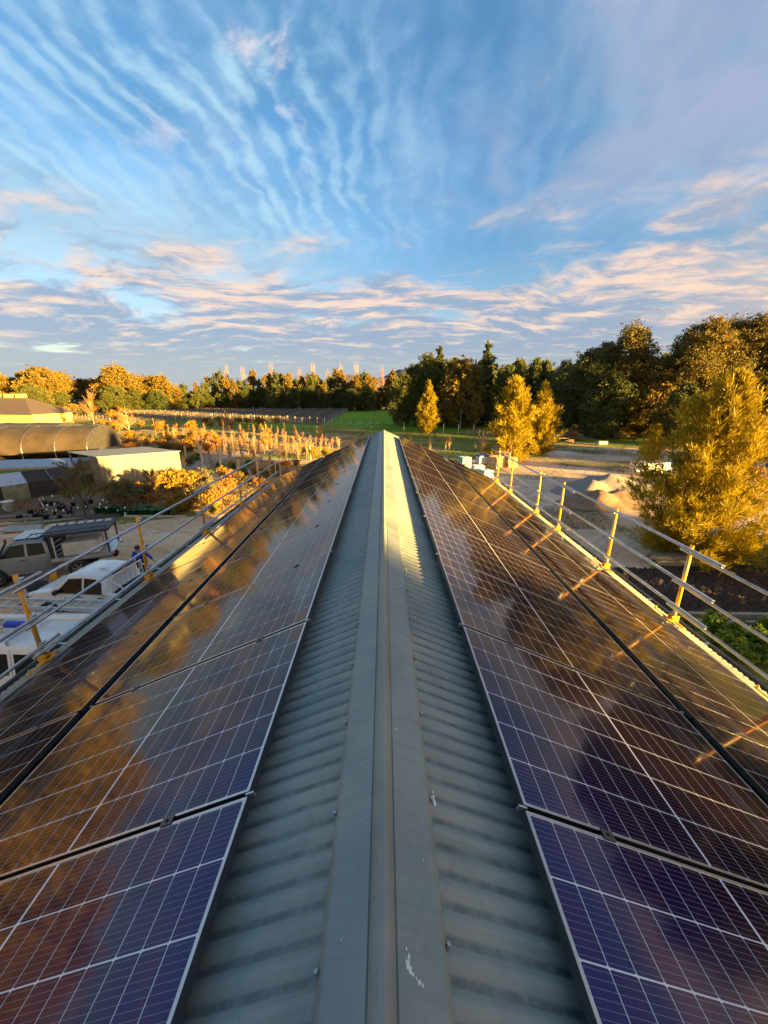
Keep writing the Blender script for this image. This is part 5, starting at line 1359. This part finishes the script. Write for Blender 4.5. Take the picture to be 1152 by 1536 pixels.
# --- white dual cab ute with the green logo
def white_ute():
    e = empty('dual_cab_ute', (-10.65, 13.15, 0), 'white dual cab ute with green curled logo on its door', 'ute', 'parked utes', rz=math.pi - R(6))
    top = [(-2.75, 1.14), (-.95, 1.16), (-.86, 1.22), (-.80, 1.60), (-.62, 1.72), (-.1, 1.78), (.45, 1.76), (.72, 1.68), (1.10, 1.36), (1.38, 1.13), (1.7, 1.08), (2.1, 1.02), (2.36, .90), (2.48, .72), (2.52, .55)]
    c = Car(top, 1.80, 1.06, (-1.5, 1.5), .37, -2.75, 2.52, open_from=(-2.66, -.98)); c.body(M['white_paint'], e)
    c.side_patch('window', M['glass'], e, [(.10, 1.10), (1.02, 1.10), (1.04, 1.18), (.62, 1.60), (.10, 1.64)])
    c.side_patch('window', M['glass'], e, [(-.68, 1.12), (.02, 1.10), (.02, 1.64), (-.42, 1.63), (-.66, 1.50)])
    c.top_patch('windscreen', M['glass'], e, 1.30, .80, .90, .90); 
    g = mb(M['plastic'])
    for xs in (1.12, .06, -.74):
        for s in (-1, 1): pass
    for (x0, x1, pts) in [(1.12, 1.12, 0)]: pass
    for s in (-1, 1):
        for line in ([(.06, .45), (.06, 1.08)], [(1.16, .52), (1.18, 1.08)], [(-.74, .62), (-.74, 1.10)], [(-.9, 1.10), (1.2, 1.07)], [(-.7, .45), (1.1, .45)]):
            pts = []
            for k in range(9):
                t = k / 8; x = line[0][0] + (line[1][0] - line[0][0]) * t; z = line[0][1] + (line[1][1] - line[0][1]) * t; pts.append((x, s * (c.hw(x, z) - .001), z))
            g.path(pts, [.0055] * 9, 4)
    g.build('door_seams', parent=e)
    for x in (.22, -.60):
        for s in (-1, 1): mb(M['plastic']).box((x, s * (c.hw(x, .98) + .02), .98), (.18, .03, .03), bev=.008).build('door_handle', parent=e)
    mirrors(c, e, 1.02, 1.16, M['plastic']); arch_trim(c, e, M['white_paint']); wheels(e, c.wx, c.wr, 1.55)
    for s in (-1, 1): mb(M['lamp']).box((2.30, s * .66, .84), (.36, .30, .16), Matrix.Rotation(s * -.35, 3, 'Z'), .05).build('headlight', parent=e); mb(M['redlamp']).box((-2.73, s * .80, .95), (.06, .12, .34), bev=.01).build('tail_light', parent=e)
    mb(M['plastic']).box((2.50, 0, .78), (.06, .8, .18), bev=.02).build('grille', parent=e); mb(M['white_paint']).box((2.46, 0, .48), (.16, 1.5, .2), bev=.05).build('bumper', parent=e)
    g = mb(M['plastic']); g.box((-1.82, 0, .66), (1.7, 1.44, .04)); g.box((-1.82, .73, .9), (1.7, .03, .46)); g.box((-1.82, -.73, .9), (1.7, .03, .46)); g.box((-2.66, 0, .9), (.04, 1.44, .46)); g.box((-.99, 0, .9), (.04, 1.44, .46)); g.build('tub_liner', parent=e)
    g = mb(M['white_paint'])
    for s in (-1, 1): g.path([(-1.05, s * .76, 1.15), (-1.05, s * .74, 1.62), (-1.12, s * .66, 1.80)], [.028] * 3, 6); g.path([(-1.05, s * .76, 1.62), (-1.75, s * .79, 1.18)], [.024] * 2, 6)
    g.tube((-1.12, -.67, 1.80), (-1.12, .67, 1.80), .028, n=6); g.tube((-1.05, -.75, 1.45), (-1.05, .75, 1.45), .02, n=6)
    for k in range(6): g.tube((-1.06, -.6 + .24 * k, 1.18), (-1.1, -.6 + .24 * k, 1.80), .016, n=5)
    g.build('headboard_rack', parent=e)
    o = mb(M['orange']).lathe([(.085, 0), (.085, .07), (.06, .13), (0, .15)], (-1.02, .1, 1.82), 12).build('beacon', parent=e)
    mb(M['plastic']).box((-.94, 0, 1.79), (.16, 1.1, .05), bev=.01).build('light_bar', parent=e)
    mb(M['sticker']).box((-.35, .2, 1.845), (.3, .12, .02)).build('roof_box', parent=e)
    # logo: curled green swoosh with a stem
    g = mb(M['green_logo'])
    for s in (-1, 1):
        def P(u, v): x = .63 + (u * -1 if s > 0 else u) * (1 if s > 0 else 1) * .28 * (1 if s < 0 else 1); return (x, s * (c.hw(x, .76 + v * .22) + .005), .76 + v * .22)
        sg = -1
        pts = [(-1, .25), (-.8, .42), (-.3, .42), (-.05, .25), (-.35, .12), (-.8, .05), (-1, -.2), (-.6, -.42), (0, -.45), (.35, -.25), (.42, .1), (.5, .5)]
        pp = [P(sg * a * (1 if s > 0 else 1), b) for a, b in pts] if s > 0 else [P(-a, b) for a, b in pts]
        for a, b in zip(pp, pp[1:]): g.tube(a, b, .011, n=5)
        q = [P(sg * a, b) if s > 0 else P(-a, b) for a, b in [(.3, .3), (.5, .5), (.62, .72)]]
        g.path(q, [.02, .035, .012], 5)
        q = [P(sg * a, b) if s > 0 else P(-a, b) for a, b in [(-.95, .02), (-.2, .0), (.2, -.05)]]
        g.path(q, [.006, .010, .004], 4)
    g.build('door_logo', parent=e)
    return e
white_ute()

# --- grey ute with tray, boxes and roof platform
def grey_ute():
    e = empty('tray_ute', (-15.35, 16.15, 0), 'silver-grey extended cab ute with tray canopy and black roof platform', 'ute', 'parked utes', rz=math.pi + R(22))
    top = [(-.42, 1.22), (-.38, 1.72), (-.25, 1.90), (.3, 1.95), (.75, 1.92), (.95, 1.82), (1.35, 1.42), (1.55, 1.24), (2.0, 1.20), (2.4, 1.14), (2.62, 1.0), (2.70, .75), (2.72, .62)]
    c = Car(top, 1.78, 1.24, (1.65,), .42, -.42, 2.72, floor=.48, tumble=.26); c.body(M['grey_paint'], e, 70)
    c.wx = (-1.35, 1.65)
    c.side_patch('window', M['glass'], e, [(.42, 1.28), (1.28, 1.28), (.88, 1.76), (.42, 1.80)]); c.side_patch('window', M['glass'], e, [(-.30, 1.30), (.33, 1.28), (.33, 1.80), (-.22, 1.78)])
    c.top_patch('windscreen', M['glass'], e, 1.50, .98, .90, .88)
    g = mb(M['plastic'])
    for s in (-1, 1):
        for ln in ([(.38, .6), (.38, 1.26)], [(1.32, .75), (1.32, 1.26)], [(-.4, .62), (1.3, .62)]):
            pts = [(ln[0][0] + (ln[1][0] - ln[0][0]) * k / 6, 0, ln[0][1] + (ln[1][1] - ln[0][1]) * k / 6) for k in range(7)]
            g.path([(x, s * (c.hw(x, z) - .001), z) for x, _, z in pts], [.006] * 7, 4)
    g.build('door_seams', parent=e)
    for s in (-1, 1): mb(M['plastic']).box((.52, s * (c.hw(.5, 1.12) + .02), 1.12), (.18, .03, .03)).build('door_handle', parent=e); mb(M['lamp']).box((2.60, s * .68, .98), (.2, .26, .18), bev=.04).build('headlight', parent=e)
    mirrors(c, e, 1.22, 1.38, M['plastic'])
    c.wx = (1.65,); arch_trim(c, e, M['plastic']); wheels(e, (-1.35, 1.65), .42, 1.60, .29)
    mb(M['plastic']).box((2.84, 0, .72), (.22, 1.7, .26), bev=.04).build('bull_bar', parent=e)
    mb(M['plastic']).path([(1.45, .86, 1.15), (1.25, .93, 1.45), (.92, .88, 1.98), (.92, .88, 2.12)], [.045] * 4, 8).build('snorkel', parent=e)
    mb(M['plastic']).box((-1.2, 0, .68), (2.6, .8, .18)).build('chassis', parent=e)
    g = mb(M['alu']); g.box((-1.58, 0, .98), (2.3, 1.82, .06))
    for s in (-1, 1): g.box((-1.58, s * .91, .95), (2.3, .03, .12)); g.box((-1.58, s * .93, .86), (2.3, .02, .03))
    for k in range(12): g.box((-.5 - k * .2, 0, 1.016), (.12, 1.78, .012))
    g.build('tray', parent=e)
    mb(M['cream']).box((-1.55, -.45, 1.34), (1.35, .72, .60), bev=.02).build('tool_box', parent=e); mb(M['cream']).box((-1.55, .45, 1.34), (1.35, .72, .60), bev=.02).build('tool_box', parent=e)
    g = mb(M['plastic'])
    for x in (-.52, -2.6):
        for s in (-1, 1): mb(M['plastic']).box((x, s * .84, 1.52), (.06, .06, 1.02)).build('canopy_post', parent=e)
    g.box((-.52, 0, 1.55), (.05, 1.60, .9)); g.build('bulkhead', parent=e)
    g = mb(M['alu'])
    for s in (-1, 1):
        g.box((-.62, s * .84, 1.5), (.07, .05, .98))
        for k in range(4): g.tube((-.66, s * .84, 1.12 + .2 * k), (-.95, s * .84, 1.3 + .2 * k), .012, n=5)
    g.build('headboard', parent=e)
    g = mb(M['plastic']); g.box((-1.5, 0, 2.08), (2.45, 1.72, .12), bev=.02)
    for s in (-1, 1): g.tube((-2.75, s * .84, 2.26), (0.05, s * .84, 2.22), .022, n=6)
    for k in range(6):
        for s in (-1, 1): g.tube((-2.65 + .5 * k, s * .84, 2.1), (-2.65 + .5 * k, s * .84, 2.25), .014, n=5)
    g.path([(.0, -.84, 2.22), (.25, -.8, 2.06)], [.02, .02], 5); g.path([(.0, .84, 2.22), (.25, .8, 2.06)], [.02, .02], 5); g.build('roof_platform', parent=e)
    g = mb(M['cream'])
    for k in range(7): g.box((-2.45 + .36 * k, -.52, 2.165), (.26, .30, .05), bev=.01)
    g.build('recovery_tracks', parent=e)
    mb(M['grey_paint']).box((.35, 0, 1.995), (.9, 1.25, .035), bev=.01).build('roof_panel', parent=e)
    for s in (-1, 1): mb(M['redlamp']).box((-2.74, s * .75, .92), (.03, .22, .09)).build('tail_light', parent=e)
    mb(M['tyre']).tube((-2.55, -.1, .62), (-2.55, .1, .62), .16, n=12).build('spare_parts', parent=e)
    return e
grey_ute()

# --- white canopy ute against the shed, ladders on its roof
def canopy_ute():
    e = empty('canopy_ute', (-9.95, 8.95, 0), 'white canopy ute parked closest to the shed, ladders on its roof rack', 'ute', 'parked utes', rz=math.pi - R(2))
    top = [(-2.7, 1.35), (-2.64, 1.90), (-2.45, 1.97), (-.9, 1.98), (.3, 1.98), (.75, 1.90), (1.15, 1.52), (1.45, 1.22), (1.9, 1.16), (2.35, 1.06), (2.56, .86), (2.60, .6)]
    c = Car(top, 1.86, 1.14, (-1.55, 1.55), .38, -2.7, 2.60, tumble=.17); c.body(M['white_paint'], e)
    for pts in ([(.25, 1.2), (1.1, 1.2), (.78, 1.72), (.25, 1.76)], [(-.55, 1.2), (.15, 1.2), (.15, 1.76), (-.55, 1.76)], [(-1.62, 1.22), (-.72, 1.22), (-.72, 1.76), (-1.62, 1.76)]): c.side_patch('window', M['glass'], e, pts)
    c.top_patch('windscreen', M['glass'], e, 1.40, .84, .9, .9); mirrors(c, e, 1.1, 1.3, M['white_paint']); arch_trim(c, e, M['white_paint']); wheels(e, c.wx, c.wr, 1.6)
    g = mb(M['plastic'])
    for s in (-1, 1):
        for ln in ([(-1.74, .62), (-1.74, 1.84)], [(.2, .5), (.2, 1.86)], [(-.64, .5), (-.64, 1.86)]):
            g.path([(ln[0][0], s * (c.hw(ln[0][0], ln[0][1] + (ln[1][1] - ln[0][1]) * k / 6)), ln[0][1] + (ln[1][1] - ln[0][1]) * k / 6) for k in range(7)], [.006] * 7, 4)
    g.build('door_seams', parent=e)
    for s in (-1, 1): mb(M['redlamp']).box((-2.70, s * .82, 1.1), (.05, .12, .4), bev=.01).build('tail_light', parent=e); mb(M['lamp']).box((2.40, s * .7, .92), (.3, .26, .16), bev=.04).build('headlight', parent=e)
    g = mb(M['alu'])
    for x in (-1.9, -.6, .4):
        g.box((x, 0, 2.10), (.06, 1.6, .04))
        for s in (-1, 1): g.box((x, s * .78, 2.04), (.05, .04, .12))
    g.build('roof_rack', parent=e)
    return e
canopy_ute()
def ladder(name, label, a, b, w, m, n):
    a, b = Vector(a), Vector(b); d = (b - a).normalized(); s = d.cross(Vector((0, 0, 1))).normalized(); e = empty(name, a, label, 'ladder')
    for q in (0, 1):
        p = s * (w * q); mm = (p + (b - a)) ; g = mb(m); rot = Matrix((d, s, d.cross(s) * -1)).transposed(); g.box(p + (b - a) / 2, ((b - a).length, .03, .10), rot); g.build('stile', parent=e)
    rg = mb(m).tube((0, 0, 0), s * w, .026, n=6).mesh('rung')
    for k in range(n): link('rung', rg, e, tuple((b - a) * ((k + .5) / n)))
    return e
ladder('ladder', 'aluminium ladder on the far side of the canopy ute roof', (-13.2, 9.72, 2.17), (-8.0, 9.50, 2.17), -.42, M['alu'], 15)
ladder('ladder', 'short tan ladder on the near side of the canopy ute roof', (-12.6, 8.55, 2.17), (-9.75, 8.45, 2.17), -.36, M['cream'], 9)
g = mb(M['white_paint']).tube((-12.6, 9.14, 2.20), (-7.5, 9.02, 2.20), .075, n=14); tag(g.build('white_tube'), 'long white pipe carrier lying between the ladders', 'pipe')
g = mb(M['blue']).box((-9.55, 8.62, 2.28), (.42, .20, .13), Matrix.Rotation(.5, 3, 'Z') @ Matrix.Rotation(.35, 3, 'Y'), .03); tag(g.build('blue_case'), 'blue plastic case lying on the tan ladder', 'case')

# yard oddments
x, y = atg(60, 893); e = empty('black_tub', (x, y, 0), 'black plastic tub standing in front of the white ute', 'tub')
mb(M['plastic']).lathe([(0, .01), (.27, .01), (.37, .48), (.39, .50), (.36, .50), (.26, .06), (0, .05)], n=24).build('tub', parent=e)
x, y = atg(84, 878); tag(mb(M['yellow']).tube((x, y, -.1), (x, y, .62), .13, .13, n=12).build('bollard'), 'short round orange bollard between the two front utes', 'bollard')
x, y = atg(52, 900)
pile('dirt_lump', 'small dark lump of dirt beside the black tub', (x - .1, y, 0), [(0, 0, .22, .5)], M['soilpile'], 6, .7)
x, y = atg(15, 767); e = empty('white_bucket', (x, y, 0), 'white and teal bucket at the corner of the cloth house', 'bucket')
mb(M['wrapwhite']).lathe([(0, 0), (.26, 0), (.34, .75), (.37, .76), (.37, .70), (.3, .68), (0, .66)], n=16).build('pail', parent=e); mb(M['wrapblue']).box((.0, -.31, .36), (.22, .04, .36)).build('label_panel', parent=e)
x, y = atg(36, 795); tag(mb(M['concrete']).box((x, y, .12), (1.8, 1.1, .08), Matrix.Rotation(.3, 3, 'Z') @ Matrix.Rotation(.06, 3, 'Y'), .01).build('pale_board'), 'pale board lying on the soil behind the grey ute', 'board')
for i in range(3):
    x, y = atg(22 + i * 14, 776 + i * 5); tag(mb(M['oldtimber']).box((x, y, .08), (5.0, .14, .14), Matrix.Rotation(.25 + .05 * i, 3, 'Z')).build('bed_edging'), f'dark timber bed edging behind the grey ute, {ordw(i)} from the cloth house', 'timber', 'bed edging timbers')

# ------------------------------------------------------------------ person in blue behind the white ute
def skin_obj(name, verts, edges, radii, m, parent, root=0, sub=2):
    me = bpy.data.meshes.new(name); me.from_pydata(verts, edges, []); o = link(name, me, parent)
    me.materials.append(m)
    md = o.modifiers.new('skin', 'SKIN'); md.use_smooth_shade = True
    for i, r_ in enumerate(radii): me.skin_vertices[0].data[i].radius = (r_, r_)
    for i in range(len(verts)): me.skin_vertices[0].data[i].use_root = (i == root)
    ss = o.modifiers.new('sub', 'SUBSURF'); ss.levels = ss.render_levels = sub
    return o
px_, py_ = atg(217, 871)
pe = empty('person', (px_, py_, 0), 'person in blue long-sleeved shirt walking behind the white ute, one arm out', 'person', rz=R(200))
J = dict(pelvis=(0, 0, .95), waist=(0, .02, 1.10), chest=(0, .06, 1.32), neck=(0, .09, 1.47), head=(0, .12, 1.56), crown=(0, .13, 1.68),
         ls=(-.17, .06, 1.40), le=(-.34, .02, 1.18), lw=(-.50, .14, 1.02), lh=(-.55, .18, .97), rs=(.17, .06, 1.40), re=(.25, .10, 1.14), rw=(.22, .28, 1.0), rh=(.21, .34, .97),
         lhip=(-.09, 0, .90), lk=(-.10, .16, .50), la=(-.10, .08, .10), lt=(-.10, .24, .04), rhip=(.09, 0, .90), rk=(.10, -.02, .48), ra=(.10, -.18, .12), rt=(.10, -.04, .04))
names = list(J); idx = {n: i for i, n in enumerate(names)}
ed = [('pelvis', 'waist'), ('waist', 'chest'), ('chest', 'neck'), ('neck', 'head'), ('head', 'crown'), ('chest', 'ls'), ('ls', 'le'), ('le', 'lw'), ('lw', 'lh'), ('chest', 'rs'), ('rs', 're'), ('re', 'rw'), ('rw', 'rh'),
      ('pelvis', 'lhip'), ('lhip', 'lk'), ('lk', 'la'), ('la', 'lt'), ('pelvis', 'rhip'), ('rhip', 'rk'), ('rk', 'ra'), ('ra', 'rt')]
rad = dict(pelvis=.125, waist=.115, chest=.14, neck=.055, head=.092, crown=.075, ls=.06, le=.042, lw=.028, lh=.034, rs=.06, re=.042, rw=.028, rh=.034, lhip=.085, lk=.058, la=.04, lt=.035, rhip=.085, rk=.058, ra=.04, rt=.035)
V_ = [J[n] for n in names]; E_ = [(idx[a], idx[b]) for a, b in ed]; R_ = [rad[n] for n in names]
for h_, dr in (('lh', Vector((-.55, .5, -.5))), ('rh', Vector((-.1, .8, -.4)))):
    dr.normalize(); sd = dr.cross(Vector((0, 0, 1))).normalized()
    for k, ln in enumerate((.075, .085, .08, .065)):
        a = Vector(J[h_]) + sd * (.012 * (k - 1.5) * 1.6) + dr * .03; V_ += [tuple(a), tuple(a + dr * ln * .6), tuple(a + dr * ln + Vector((0, 0, -.02)))]; n0 = len(V_) - 3
        E_ += [(idx[h_], n0), (n0, n0 + 1), (n0 + 1, n0 + 2)]; R_ += [.010, .009, .008]
    a = Vector(J[h_]) + sd * .035; V_ += [tuple(a), tuple(a + dr * .05 + sd * .02)]; n0 = len(V_) - 2; E_ += [(idx[h_], n0), (n0, n0 + 1)]; R_ += [.011, .009]
skin_obj('body', V_, E_, R_, M['skin'], pe)
def garment(name, keys, mat_, grow, edges):
    ii = {n: i for i, n in enumerate(keys)}; skin_obj(name, [J[n] for n in keys], [(ii[a], ii[b]) for a, b in edges], [rad[n] + grow for n in keys], mat_, pe)
garment('shirt', ['waist', 'chest', 'ls', 'le', 'lw', 'rs', 're', 'rw', 'pelvis'], M['shirt'], .022, [('pelvis', 'waist'), ('waist', 'chest'), ('chest', 'ls'), ('ls', 'le'), ('le', 'lw'), ('chest', 'rs'), ('rs', 're'), ('re', 'rw')])
garment('trousers', ['pelvis', 'lhip', 'lk', 'la', 'rhip', 'rk', 'ra'], M['trousers'], .018, [('pelvis', 'lhip'), ('lhip', 'lk'), ('lk', 'la'), ('pelvis', 'rhip'), ('rhip', 'rk'), ('rk', 'ra')])
g = mb(M['hair']).lathe([(0, .125), (.06, .115), (.1, .07), (.108, .0), (.10, -.05)], (0, .115, 1.62), 14); g.build('hair', parent=pe)
for a_, b_ in (('la', 'lt'), ('ra', 'rt')):
    A, B = Vector(J[a_]), Vector(J[b_]); mb(M['plastic']).box((A + B) / 2 + Vector((0, .03, -.01)), (.11, .30, .10), bev=.03).build('shoe', parent=pe)
for s in (-1, 1): mb(M['hair']).box((s * .035, .205, 1.60), (.016, .012, .01)).build('eye', parent=pe)
mb(M['skin']).box((0, .218, 1.575), (.024, .04, .045), bev=.006).build('nose', parent=pe)
mb(M['red']).box((0, .206, 1.535), (.05, .01, .010)).build('mouth', parent=pe)
print('objects', len(bpy.data.objects), 'saplings', cnt)
